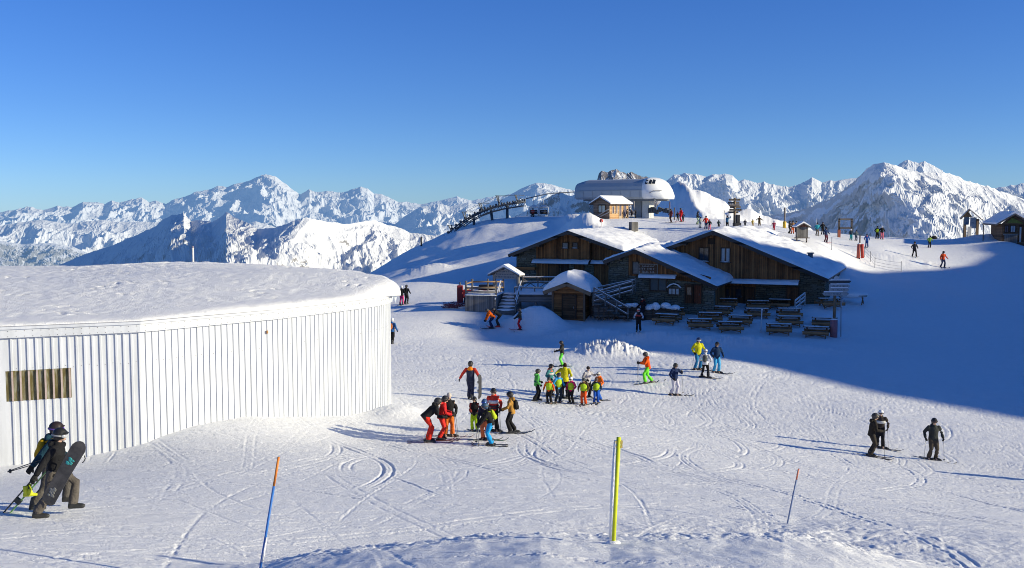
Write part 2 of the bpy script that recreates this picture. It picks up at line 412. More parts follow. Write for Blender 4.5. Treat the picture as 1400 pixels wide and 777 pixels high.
def on_ground(u, v, ymin=9.0, ymax=150.0):
    """first meeting of the sight line through u, v with the ground"""
    d = ray(u, v); Y = np.concatenate([np.linspace(ymin, 80, 900), np.linspace(80, ymax, 600)])
    X = Y*d.x/d.y; Z = Y*d.z/d.y; h = height(X, Y)
    below = np.where(Z < h)[0]
    if len(below) == 0: return None
    i = below[0]
    if i == 0: return Vector((X[0], Y[0], h[0]))
    a = (Z[i-1]-h[i-1]); b = (Z[i]-h[i]); t = a/(a-b)
    return Vector((X[i-1]+t*(X[i]-X[i-1]), Y[i-1]+t*(Y[i]-Y[i-1]), h[i-1]+t*(h[i]-h[i-1])))

def build_ground():
    th = np.concatenate([np.linspace(-100, -30.5, 60)[:-1], np.linspace(-30.5, 30.5, 1150), np.linspace(30.5, 112, 130)[1:]])
    th = np.radians(th)
    inv = np.linspace(1/10.2, 1/165.0, 1250)     # even in perspective
    r = np.concatenate([[.3, 1, 2, 3, 4, 5, 6, 7, 8, 9, 9.6], 1/inv, np.geomspace(168, 12000, 90)])
    Rr, T = np.meshgrid(r, th, indexing='ij')
    X = Rr*np.sin(T); Y = Rr*np.cos(T)
    X = X.ravel(); Y = Y.ravel(); Z = np.empty_like(X); n = 200000
    for i in range(0, len(X), n): Z[i:i+n] = height(X[i:i+n], Y[i:i+n])
    fine = sstep(140, 60, Y)*(Y > 5)
    Z += tracks(X, Y)
    wear = np.clip(.6+1.2*fbm(X*.11, Y*.11, 2, 31), .1, 1.4)
    Z += fine*wear*(.012*fbm(X*.5+.3*Y, Y*2.0, 4, 32, .6)+.006*fbm(X*3+Y*2, Y*7, 3, 33, .6))
    # tumbled lumps of broken snow
    lump = np.clip(fbm(X*2.0+Y*.6, Y*4.5, 3, 35)-.42, 0, 1)*np.clip(fbm(X*.16, Y*.16, 2, 36)*2, 0, 1)
    Z += fine*lump*.09
    far = np.clip(Y-170, 0, None)
    Z += np.minimum(far, 300)/300*12*fbm(X*.006, Y*.006, 5, 39)
    P = np.stack([X, Y, Z], -1).reshape(len(r), len(th), 3)
    o = grid_mesh('snow_ground', P[:, ::-1], snow_mat(1.0, strength=.5, piste=True, name='piste_snow'))
    tag(o, 'groomed snow piste cut by ski tracks', None, None, 'structure')
    return o
# ------------------------------------------------------------ mountains
@cached
def mountain_mat(haze, rock, thr, scale,  rockcol=(.13, .115, .11), name='alpine_snow'):
    t = NT(name); g = t.geo(); p = g.outputs['Position']
    sep = t.n('ShaderNodeSeparateXYZ'); t.l(g.outputs['True Normal'], sep.inputs[0])
    n1 = t.noise(p, .012*scale, 6, .65); n2 = t.noise(p, .08*scale, 5, .7)
    st = t.math('ADD', sep.outputs[2], t.math('MULTIPLY', t.math('SUBTRACT', n1, .5), .6))
    st = t.math('ADD', st, t.math('MULTIPLY', t.math('SUBTRACT', n2, .5), .45))
    f = t.ramp(st, [(thr-.05, 1.0), (thr+.03, 0.0)])
    rk = t.ramp(n2, [(.3, tuple(x*.5 for x in rockcol)), (.7, tuple(x*1.6 for x in rockcol))])
    c = t.mix(t.math('MULTIPLY', f, rock), (.72, .73, .75), rk)
    b = t.bump(n2, .5, 6/scale); b = t.bump(n1, .4, 18/scale, b)
    t.set(c, .8, 0, .1, b)
    em = t.n('ShaderNodeEmission'); em.inputs[0].default_value = (.25, .47, .80, 1); em.inputs[1].default_value = .85  # aerial haze painted in as a constant blue glow per range
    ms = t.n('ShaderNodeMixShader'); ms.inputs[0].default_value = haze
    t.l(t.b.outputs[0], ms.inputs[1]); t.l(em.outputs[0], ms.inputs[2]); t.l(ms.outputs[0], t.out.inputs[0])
    return t.m
def mountains(name, pts, D, depth, drop, amp, mat, seed, lat, rough=.0, cols=900, rows=150, jag=1.0, label=None, rad=None, asp=2.2, skew=0.0, spur=0.0, gain=.47, fine=.32, power=.9):
    """a ridge whose crest follows bearings and heights pts=(u, v); spurs run down its near side"""
    us = np.array([p[0] for p in pts], float); vs = np.array([p[1] for p in pts], float)
    U = np.linspace(us[0], us[-1], cols)
    t = np.concatenate([np.linspace(-.25, 0, 14)[:-1], np.linspace(0, 1, rows)**1.25])
    UU, TT = np.meshgrid(U, t, indexing='ij')
    b = (UU-700)/F
    ds = np.array([p[2] if len(p) > 2 else np.nan for p in pts], float)
    UW = UU-spur*np.clip(TT, 0, 1)+np.clip(TT*6, 0, 1)*22*fbm(UU/60, TT*6, 3, seed+50)
    Dm = sum(np.interp(UW+k_, us[~np.isnan(ds)], ds[~np.isnan(ds)]) for k_ in (-28, -14, 0, 14, 28))/5 if (~np.isnan(ds)).any() else 1.0
    D = D*Dm
    crest = (HV-np.interp(UU+skew*np.clip(TT, 0, 1), us, vs))/F*D
    T1 = np.clip(TT, 0, 1)
    Yd = D-T1*depth-np.where(TT < 0, TT, 0)*depth
    x = b*Yd; y = Yd
    lam = lat
    wx = x+lat*.35*fbm(x/lat, y/lat, 2, seed+20)
    n = ridged(wx/lam, y/(lam*asp), 6, seed, gain)-.75
    n2 = ridged(wx/(lam*.27)+.3*y/lam, y/(lam*.45), 5, seed+9, .55)-.7
    fall = np.where(TT < 0, -TT*1.6, T1**power)
    env = np.clip(np.abs(T1)*5, .0, 1)
    z = crest-drop*fall+amp*n*(.10*jag+env)+amp*fine*n2*(.28*jag+env)
    P = np.stack([x, y, z], -1)
    o = grid_mesh(name, P, mat, smooth=False)
    o.data.polygons.foreach_set('use_smooth', np.zeros(len(o.data.polygons), bool))
    tag(o, label, None, None, 'structure')
    return o
def build_mountains():
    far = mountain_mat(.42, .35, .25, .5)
    # farthest chain with the high white massif
    mountains('mountain_range', [(-120,300),(-40,292),(0,291),(20,288),(40,283),(60,287),(80,281),(100,284),(115,276),(135,277),(145,280),(155,274),(165,277),(180,273),(196,271),(205,277),(215,275),(228,279),
        (240,273),(258,268),(270,263),(290,258),(300,254),(312,256),(325,252),(340,248),(352,243),(360,240),(370,240),(378,242),(386,248),(396,255),(404,261),(412,266),(424,260),(432,263),(442,263),(455,262),(466,264),(478,261),(494,256),
        (503,258),(512,266),(522,265),(535,271),(545,276),(560,277),(575,279),(590,276),(610,273),(625,269),(645,274),(665,270),(690,268),(720,262),(760,268),(800,280)], 6000, 1100, 300, 32, far, 101, 190, cols=1500, rows=150, fine=.22, asp=1.6, jag=1.4, label='distant snowy mountain range with a high white massif')
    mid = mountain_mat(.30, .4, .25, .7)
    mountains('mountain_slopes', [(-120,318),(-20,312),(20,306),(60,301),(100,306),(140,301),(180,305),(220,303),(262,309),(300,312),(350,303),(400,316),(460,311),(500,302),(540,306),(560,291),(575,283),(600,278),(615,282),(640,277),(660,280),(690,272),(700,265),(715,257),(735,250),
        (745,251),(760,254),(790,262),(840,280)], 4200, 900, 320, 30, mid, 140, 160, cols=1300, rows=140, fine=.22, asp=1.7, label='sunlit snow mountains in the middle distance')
    # forested valley side bottom left
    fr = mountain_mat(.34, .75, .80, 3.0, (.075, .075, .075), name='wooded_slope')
    mountains('wooded_hillside', [(-120,326),(0,330),(30,334),(70,332),(100,338),(130,350),(170,368)], 3400, 500, 120, 14, fr, 170, 90, cols=300, rows=80, label='grey wooded hillside above the valley')
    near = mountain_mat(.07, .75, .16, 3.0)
    # dark ridge in the centre left, rocky teeth at its top
    mountains('rocky_ridge', [(80,362,1.55),(110,350),(150,337),(190,320),(208,312),(215,308),(222,302),(228,298),(235,294),(240,293),(246,293),(252,291),(257,297),(262,303),(275,301),(290,304),(302,298),(310,290),(318,295),(330,301),(342,306),(352,313),(375,312),
        (400,303,1.0),(420,298),(440,302),(470,307),(500,303),(512,301),(530,308,1.12),(548,312),(560,318),(590,322),(640,318),(690,312)], 1500, 640, 230, 13, near, 205, 75, cols=1300, rows=190, jag=.8, label='rocky snow ridge across the valley', asp=1.25, spur=-260)
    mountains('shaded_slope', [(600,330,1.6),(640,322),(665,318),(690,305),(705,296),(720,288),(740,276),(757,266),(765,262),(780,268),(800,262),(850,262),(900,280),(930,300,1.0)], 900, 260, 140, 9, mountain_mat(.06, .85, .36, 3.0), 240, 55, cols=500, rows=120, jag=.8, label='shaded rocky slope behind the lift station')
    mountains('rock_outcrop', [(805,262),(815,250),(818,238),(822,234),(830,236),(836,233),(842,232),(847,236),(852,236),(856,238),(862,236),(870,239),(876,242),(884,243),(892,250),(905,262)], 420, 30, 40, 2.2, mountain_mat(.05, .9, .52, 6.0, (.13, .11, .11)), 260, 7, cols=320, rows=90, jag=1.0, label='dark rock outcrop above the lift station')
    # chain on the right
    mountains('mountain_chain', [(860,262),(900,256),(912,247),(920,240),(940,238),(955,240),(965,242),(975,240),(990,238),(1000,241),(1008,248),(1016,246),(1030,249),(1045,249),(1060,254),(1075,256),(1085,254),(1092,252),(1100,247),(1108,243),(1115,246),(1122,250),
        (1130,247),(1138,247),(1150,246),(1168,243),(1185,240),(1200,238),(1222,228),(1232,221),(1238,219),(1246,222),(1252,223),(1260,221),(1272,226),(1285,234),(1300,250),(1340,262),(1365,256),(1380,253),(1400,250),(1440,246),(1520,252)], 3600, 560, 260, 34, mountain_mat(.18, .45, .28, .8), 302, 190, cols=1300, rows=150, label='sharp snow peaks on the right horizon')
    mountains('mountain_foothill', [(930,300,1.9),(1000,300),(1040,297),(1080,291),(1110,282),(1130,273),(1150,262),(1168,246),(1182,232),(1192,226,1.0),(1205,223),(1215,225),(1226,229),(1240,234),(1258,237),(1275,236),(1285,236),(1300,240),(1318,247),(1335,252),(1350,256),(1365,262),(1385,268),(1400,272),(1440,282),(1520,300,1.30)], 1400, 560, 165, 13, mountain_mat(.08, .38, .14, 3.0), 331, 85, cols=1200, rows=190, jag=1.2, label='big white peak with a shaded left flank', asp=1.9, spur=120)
# ------------------------------------------------------------ the white storage building
@cached
def white_metal(name='white_sheet_metal'):
    t = NT(name); ob = t.obj()
    g = t.noise(t.mapn(ob, (3, 3, .35)), 1.2, 5, .65); h = t.noise(ob, 5, 4, .7)
    c = t.ramp(g, [(.25, (.50, .52, .55)), (.6, (.63, .65, .69))])
    sp = t.ramp(h, [(.70, 0.0), (.78, 1.0)]); c = t.mix(t.math('MULTIPLY', sp, .35), c, (.42, .36, .28))
    return t.set(c, .45, 0, .35, t.bump(h, .12, .02))
@cached
def old_acrylic(name='streaked_window'):
    t = NT(name); ob = t.obj(); g = t.noise(t.mapn(ob, (6, 6, .8)), 1.6, 5, .7)
    return t.set(t.ramp(g, [(.3, (.05, .04, .015)), (.5, (.14, .115, .04)), (.64, (.26, .26, .20)), (.78, (.5, .52, .48))]), .4, 0, .4)
WPTS = [(-15.0,29.2),(-11.55,30.65),(-8.75,33.75),(-8.1,34.5),(-6.6,36.8),(-5.5,38.8),(-5.12,40.2),(-5.15,41.6),(-5.9,43.6),(-7.6,46.2),(-10,48.8),(-14,51.5),(-20,53.2),(-27,53.5),(-34,51),(-38,45),(-38,36),(-34,27),(-25,25.0),(-18.7,27.65),(-15.0,29.2)]
ZT = -3.45
def curve_pts(pts, seg=.02):
    """rounded plan: straight on the left flat, a smooth bend beyond"""
    P = np.array(pts); out = [P[0]]
    def cr(p0, p1, p2, p3, t):
        return .5*((2*p1)+(-p0+p2)*t+(2*p0-5*p1+4*p2-p3)*t*t+(-p0+3*p1-3*p2+p3)*t**3)
    n = len(P)
    for i in range(n-1):
        if i == 0 or i >= n-3:
            k = int(np.hypot(*(P[i+1]-P[i]))/seg)+1
            out += [P[i]+(P[i+1]-P[i])*j/k for j in range(1, k+1)]
        else:
            k = int(np.hypot(*(P[i+1]-P[i]))/seg)+1
            p0 = P[i-1] if i > 1 else P[i]-(P[i+1]-P[i])*.4; p3 = P[min(i+2, n-1)]
            out += [cr(p0, P[i], P[i+1], p3, j/k) for j in range(1, k+1)]
    return np.array(out)
def build_store():
    rt = empty('storage_building', (-20, 40, -9), 0, 'long rounded white corrugated metal building under a thick flat snow cap', 'building')
    L = Vector(rt.location)
    C = curve_pts(WPTS, .05); seg = np.hypot(*np.diff(C, axis=0).T); cum = np.concatenate([[0], np.cumsum(seg)])
    def pt(s):
        return np.array([np.interp(s, cum, C[:, 0]), np.interp(s, cum, C[:, 1])])
    def nrm(s):
        d = pt(min(s+.15, cum[-1]))-pt(max(s-.15, 0)); d /= np.hypot(*d)+1e-9; return np.array([d[1], -d[0]])
    pitch = .222; vis = 24.0
    def sheet(s0, s1, zb, zt, out, name, mat):
        # profile of broad pans and raised battens
        prof = []; k = int(round((s1-s0)/pitch))
        for i in range(k):
            a = s0+i*pitch
            for f, o in ((0, .0), (.66, 0), (.70, .045), (.94, .045), (.98, 0)): prof.append((a+f*pitch, o))
        prof.append((s0+k*pitch, 0))
        rows = []
        for z in (zb, zt):
            r = []
            for s, o in prof:
                p = pt(s)+nrm(s)*(o*(.75 if s > 3.8 else .8)+out); r.append((p[0]-L.x, p[1]-L.y, z-L.z))
            rows.append(r)
        return grid_mesh(name, np.array(rows), mat, smooth=False, parent=rt)
    ws = 0.0; wl = 8*pitch
    zb0, zw0, zw1 = -10.5, -5.66, -4.75
    sheet(0, wl, zb0, zw0, 0, 'wall', white_metal()); sheet(0, wl, zw1, ZT, 0, 'wall', white_metal())
    sheet(wl, vis, zb0, ZT, 0, 'wall', white_metal())
    sheet(0, wl, zw0, zw1, -.006, 'window', old_acrylic())
    # reddish battens in front of the window
    m = MB()
    for i in range(8):
        s = (i+.82)*pitch; p = pt(s)+nrm(s)*.05; d = nrm(s)
        m.bar((p[0]-L.x, p[1]-L.y, zw0-L.z+.01), (p[0]-L.x, p[1]-L.y, zw1-L.z-.01), .05, .02, up=(d[0], d[1], 0))
    m.build('window_batten', plain((.45, .36, .33), .5), rt)
    # plain back walls
    ss = np.concatenate([np.arange(vis-.05, cum[-1]-.8, .5), np.linspace(cum[-1]-.78, cum[-1], 6)])
    rows = np.array([[(*(pt(s)-L[:2]), z-L.z) for s in ss] for z in (zb0, ZT)])
    grid_mesh('wall', rows, white_metal(), smooth=False, parent=rt)
    # fascia band, capping and the corner post
    ss = np.concatenate([np.arange(0, vis, .15), np.arange(vis, cum[-1], .6), [cum[-1]]])
    prof = [(.02, ZT-.30), (.12, ZT-.30), (.11, ZT-.05), (.16, ZT-.045), (.16, ZT+.03), (-.15, ZT+.03)]
    rows = np.array([[(*(pt(s)+nrm(s)*o-L[:2]), z-L.z) for s in ss] for o, z in prof])
    grid_mesh('fascia', rows, white_metal(), smooth=False, parent=rt)
    m = MB()
    s = .11
    while s < vis:
        for zz in (ZT-.10, ZT-.26):
            p = pt(s)+nrm(s)*.118; m.ball((p[0]-L.x, p[1]-L.y, zz-L.z), .012, 5, 3)
        s += pitch*1.0
    for s in np.arange(pitch*1.35, vis, pitch):
        p = pt(s)+nrm(s)*.008
        m.ball((p[0]-L.x, p[1]-L.y, ZT-1.25-L.z+.03*math.sin(s*9)), .010, 4, 3)
    tag(m.build('rivets', plain((.12, .10, .09), .6), rt), kind='stuff')
    # snow cap, a dome that laps over the edge towards the right
    cx, cy = -20.5, 41.0
    n = 900; m_ = 170
    S = np.linspace(0, cum[-1], n); B = np.array([pt(s) for s in S])
    edge_over = .02+.34*sstep(13.5, 16.5, S)*sstep(36, 30, S)+.10*sstep(5, 9, S)*sstep(30, 25, S)
    N = np.array([nrm(s) for s in S])
    t = np.concatenate([np.linspace(0, .12, 60)[:-1], np.linspace(.12, 1, m_)])
    ctr = np.array([cx, cy]); P = []
    thick = .07+.11*sstep(3.5, 8, S)+.36*sstep(12.3, 16.3, S)*sstep(40, 30, S)
    W_ = sstep(0, 1.5, S)*sstep(cum[-1]-.5, cum[-1]-3, S); thick = .07+(thick-.07)*W_; thick = thick*(1+.18*W_*fbm(S*.8, S*0, 3, 402)); edge_over = edge_over*sstep(cum[-1]-.5, cum[-1]-3, S)+.02*(1-sstep(cum[-1]-.5, cum[-1]-3, S))
    Bo = B+N*edge_over[:, None]*(1+.25*W_*perlin(S*1.3, S*0, 401))[:, None]
    R0 = np.hypot(*(Bo-ctr).T)
    for ti in t:
        q = Bo+(ctr-Bo)*ti; d = ti*R0
        rnd = np.sqrt(np.clip(1-(1-np.clip(d/(.25+thick*.9), 0, 1))**2, 0, 1))
        wm = float(sstep(.15, .85, ti)); de = d*(1-wm)+14.0*wm
        z = ZT+.04+(thick*(1-wm)+.25*wm)*rnd+.62*(1-np.exp(-de/5.2))*(1-.25*sstep(.6, 1, ti))
        z += sstep(.3, 1.5, d)*(.04*fbm(q[:, 0]*.45, q[:, 1]*.45, 3, 403)+.026*fbm(q[:, 0]*2.3, q[:, 1]*2.3, 4, 405, .6))
        foot = np.clip(fbm(q[:, 0]*.45+3, q[:, 1]*.6, 3, 410)-.12, 0, 1)
        z -= foot*.6*np.clip(fbm(q[:, 0]*3.6, q[:, 1]*3.2, 3, 411, .6)-.12, 0, 1)*sstep(.4, 1.2, d)
        rowp = np.stack([q[:, 0]-L.x, q[:, 1]-L.y, z-L.z], -1); P.append(rowp)
    und = B-N*.05
    P.insert(0, np.stack([und[:, 0]-L.x, und[:, 1]-L.y, np.full(n, ZT+.035-L.z)], -1))
    lo = Bo.copy(); P.insert(1, np.stack([lo[:, 0]-L.x, lo[:, 1]-L.y, ZT+.038-L.z-.30*thick*sstep(14.5, 17.5, S)*sstep(40, 30, S)], -1))
    grid_mesh('snow_cap', np.array(P), snow_mat(1.2, strength=.8), parent=rt)
    # icicles under the far corner
    rr = random.Random(3); t2 = NT('ice'); t2.set((.75, .82, .88), .12, 0, .6)
    for i in range(16):
        m = MB()
        s = 15.6+i*.22+rr.uniform(-.05, .05); p = pt(s)+nrm(s)*(.22+rr.uniform(-.03, .05)); l = rr.uniform(.12, .5)
        m.tube([(p[0]-L.x, p[1]-L.y, ZT-L.z-.02), (p[0]-L.x, p[1]-L.y, ZT-L.z-l*.5), (p[0]-L.x, p[1]-L.y, ZT-L.z-l)], [.035, .02, .003], 6); m.build('icicle', t2.m, rt)
    # rusty lamp stub on the wall
    s = next(s for s in np.arange(4, 14, .05) if 700+F*pt(s)[0]/pt(s)[1] > 362); p = pt(s)+nrm(s)*.06
    m = MB(); m.tube([(p[0]-L.x, p[1]-L.y, -4.12-L.z), (p[0]-L.x, p[1]-L.y, -4.22-L.z)], .035, 8)
    m.build('bracket', plain((.45, .22, .08), .7), rt, recalc=True)
    # thin marker pole behind the roof
    p = at(264, 357, 52); 
    r2 = empty('marker_pole', (p.x, p.y, ground_z(p.x, p.y)-.2), 0, 'thin white pole standing up behind the snow roof of the white building', 'pole')
    m = MB(); m.tube([(0, 0, 0), (0, 0, at(264, 339, 52).z-r2.location.z)], .055, 8); m.build('shaft', plain((.75, .7, .66), .5), r2)
    m = MB(); m.tube([(0, 0, at(264, 339, 52).z-r2.location.z), (0, 0, at(264, 337, 52).z-r2.location.z)], .06, 8); m.build('cap', plain((.3, .25, .3), .5), r2)
# ------------------------------------------------------------ timber buildings
class Frame:
    """a facade's frame: s to the right along the front, t to the back, z up (world)"""
    def __init__(s, apex, ang, zbase):
        s.o = Vector(apex); s.e = Vector((math.cos(ang), math.sin(ang), 0)); s.b = Vector((-math.sin(ang), math.cos(ang), 0)); s.ang = ang; s.zb = zbase
        s.base = Vector((s.o.x, s.o.y, zbase)); s.h = s.o.z-zbase
    def hit(s, u, v, t=0.0):
        d = ray(u, v); p0 = s.o+s.b*t; k = p0.dot(s.b)/d.dot(s.b); q = d*k-s.base
        return q.dot(s.e), q.z
def roofed(fr, root, sl, sr, depth, slope_l, slope_r, mat_roof, snow=True, over_front=.8, thick=.16, snow_t=.38, barge=None, snow_l=None, snow_seed=1, bumps=.16, snow_profile=None, apex_h=None):
    """roof with its apex line at s=0 and z=h; front edge at t=0"""
    h = apex_h or fr.h
    zl, zr = h-sl*math.tan(slope_l), h-sr*math.tan(slope_r)
    m = MB()
    for s_, z_ in ((-sl, zl), (sr, zr)):
        a = Vector((0, 0, h)); b = Vector((s_, 0, z_))
        m.prism([a, b, b-Vector((0, 0, thick)), a-Vector((0, 0, thick))], (0, 0, 0), (0, depth, 0))
    m.build('roof', mat_roof, root)
    bg = barge or wood((.035, .03, .028), (.09, .075, .065), True, 2.0, name='barge_board')
    for s_, z_ in ((-sl, zl), (sr, zr)):
        m = MB(); m.bar((0, -.03, h-.16), (s_*1.004, -.03, z_-.16), .06, .30, up=(0, 0, 1)); m.build('barge_board', bg, root)
    # purlin ends under the verge
    for f in (-.92, -.5, 0, .4, .72, .97):
        m = MB()
        s_ = f*sl if f < 0 else f*sr; z_ = h-abs(s_)*math.tan(slope_l if f < 0 else slope_r)
        m.box((s_, over_front*.5, z_-thick-.16), (.18, over_front*1.05, .22))
        m.build('purlin', wood((.07, .045, .03), (.17, .11, .07), True, 1.0, name='beam'), root)
    if snow:
        cols = 90; rows = 90
        s_ = np.linspace(-sl-.04, sr+.06, cols); t_ = np.linspace(-.06, depth+.05, rows)
        SS, TT = np.meshgrid(s_, t_)
        base = h-np.where(SS < 0, -SS*math.tan(slope_l), SS*math.tan(slope_r))
        # distance from the edges shapes the rounded lip
        de = np.minimum(np.minimum(SS-s_[0], s_[-1]-SS), np.minimum(TT-t_[0], t_[-1]-TT))
        lip = np.sqrt(np.clip(1-(1-np.clip(de/.55, 0, 1))**2, 0, 1))
        T = snow_t*(1+.0*SS)
        if snow_profile is not None: T = snow_profile(SS, TT)
        z = base+.012+T*lip*(1+.25*fbm(SS*.35+snow_seed*9, TT*.35, 3, 500+snow_seed))+bumps*lip*fbm(SS*1.1, TT*1.1, 4, 520+snow_seed, .55)*.6
        ridge = np.exp(-(SS/.5)**2)*.10; z = z-ridge*lip
        P = np.stack([SS, TT, z], -1)
        skirt_b = base-.0
        top = P
        # close the rim down to the roof
        def rim(a): return a
        o = grid_mesh('roof_snow', P, snow_mat(1.0, strength=.45), parent=root)
        m = MB()
        n0 = []
    return zl, zr
def gable_wall(root, fr, s0, s1, z0, h, slope_l, slope_r, t, mat, name='wall', thick=.2, top=None):
    """front wall following the roof line between s0 and s1"""
    def rz(s): return (h-(-s*math.tan(slope_l) if s < 0 else s*math.tan(slope_r)))-.17
    pts = [(s0, z0), (s1, z0)]
    tp = [(s1, rz(s1))]+([(0, rz(0))] if s0 < 0 < s1 else [])+[(s0, rz(s0))]
    if top is not None: tp = [(s1, min(top, rz(s1))), (s0, min(top, rz(s0)))]
    poly = [Vector((a, t, b)) for a, b in pts+tp]
    return MB().prism(poly, (0, 0, 0), (0, thick, 0)).build(name, mat, root)
def window(root, s0, s1, z0, z1, t, curtains=False, sill_snow=True, frame_mat=None, bars=1, glass=None):
    fm = frame_mat or wood((.05, .03, .02), (.12, .075, .045), name='frame_wood')
    m = MB(); w = .07
    for a in (s0, s1): m.box((a, t-.05, (z0+z1)/2), (w, .12, z1-z0+w))
    for b in (z0, z1): m.box(((s0+s1)/2, t-.052, b), (s1-s0-w, .12, w))
    for i in range(bars): m.box((s0+(s1-s0)*(i+1)/(bars+1), t-.045, (z0+z1)/2), (.05, .08, z1-z0-w))
    f = m.build('window', fm, root)
    MB().box(((s0+s1)/2, t-.02, (z0+z1)/2), (s1-s0-w+.004, .02, z1-z0-w+.004)).build('pane', glass or glass_dark(), f)
    if curtains:
        m = MB()
        for a, b in ((.06, .40), (.60, .94)):
            x0 = s0+(s1-s0)*a; x1 = s0+(s1-s0)*b; k = 9
            pts = [(x0+(x1-x0)*i/k, t-.034-.006*(i % 2)) for i in range(k+1)]
            vs = [(p[0], p[1], z) for z in (z0+.06, z1-.06) for p in pts]
            m.add(vs, [(i, i+1, k+2+i, k+1+i) for i in range(k)])
        m.build('curtain', plain((.55, .55, .52), .9), f)
    if sill_snow:
        m = MB(); m.box(((s0+s1)/2, t-.12, z0-.06), (s1-s0+.25, .2, .05)); sl = m.build('sill', fm, f)
        MB().ball(((s0+s1)/2, t-.12, z0-.035), ((s1-s0)*.56, .10, .07), 14, 6).build('snow', snow_mat(), f)
    return f
def door(root, s0, s1, z0, z1, t, mat=None, glazed=False):
    dm = mat or wood((.07, .032, .015), (.19, .085, .035), plank=.14, name='door_wood')
    d = MB().box(((s0+s1)/2, t-.04, (z0+z1)/2), (s1-s0, .07, z1-z0)).build('door', dm, root)
    m = MB(); w = .09
    for a in (s0-w/2, s1+w/2): m.box((a, t-.05, (z0+z1)/2), (w, .12, z1-z0))
    m.box(((s0+s1)/2, t-.05, z1+w/2), (s1-s0+2*w, .12, w)); m.build('frame', wood((.04, .025, .015), (.10, .06, .04), name='frame_wood2'), d)
    MB().tube([(s1-.14, t-.10, (z0+z1)/2-.1), (s1-.14, t-.10, (z0+z1)/2+.1)], .02, 6).build('handle', plain((.3, .3, .3), .4, .8), d)
    if glazed: MB().box(((s0+s1)/2, t-.08, z0+(z1-z0)*.68), ((s1-s0)*.55, .02, (z1-z0)*.4)).build('pane', glass_dark(), d)
    return d
def ledge(root, s0, s1, z, t, d=.8, seed=0, name='canopy'):
    """small lean-to roof along the facade with snow on it"""
    m = MB(); m.prism([Vector((s0, t, z)), Vector((s0, t-d, z-d*.28)), Vector((s0, t-d, z-d*.28-.07)), Vector((s0, t, z-.07))], (0, 0, 0), (s1-s0, 0, 0))
    o = m.build(name, wood((.04, .03, .025), (.10, .08, .06), True, name='canopy_wood'), root)
    k = max(8, int((s1-s0)/.18)); x = np.linspace(s0-.02, s1+.02, k); y = np.linspace(0, 1, 9)
    X, Yv = np.meshgrid(x, y)
    th = .17*np.sqrt(np.clip(1-(2*np.clip(Yv, 0, 1)-1)**2, 0, 1))*(1+.5*fbm(X*.9+seed, Yv*1.5, 3, 540+seed))
    P = np.stack([X, t-.01-(d+.03)*Yv, z-(d)*.28*Yv+.006+th], -1); P[-1, :, 2] -= .04
    grid_mesh('snow', P[::-1], snow_mat(), parent=o)
    return o

OLDW = dict(dark=(.075, .030, .011), light=(.42, .185, .065))
def fence_rail(root, p0, p1, n, hgt=1.0, rails=(.35, .68, 1.0), mat=None, snow=True, w=.07, x=False):
    """posts and rails from p0 to p1, in the root's local space"""
    mat = mat or wood((.10, .09, .08), (.28, .25, .22), True, name='grey_rail')
    p0 = Vector(p0); p1 = Vector(p1)
    for i in range(n):
        p = p0.lerp(p1, i/(n-1)); MB().box(p+Vector((0, 0, hgt/2)), (w*1.4, w*1.4, hgt+.06)).build('post', mat, root)
    for r_ in rails:
        o = MB().bar(p0+Vector((0, 0, r_*hgt)), p1+Vector((0, 0, r_*hgt)), w*.6, w*1.5).build('rail', mat, root)
        if snow: MB().bar(p0+Vector((0, 0, r_*hgt+w*.95)), p1+Vector((0, 0, r_*hgt+w*.95)), w*1.0, w*.55).build('snow', snow_mat(), o)
    if x:
        m = MB()
        for i in range(n-1):
            a = p0.lerp(p1, i/(n-1)); b = p0.lerp(p1, (i+1)/(n-1))
            m.bar(a+Vector((0, 0, .1)), b+Vector((0, 0, hgt*.9)), w*.6, w); m.bar(a+Vector((0, 0.01, hgt*.9)), b+Vector((0, 0.01, .1)), w*.5, w)
        m.build('lattice', mat, root)

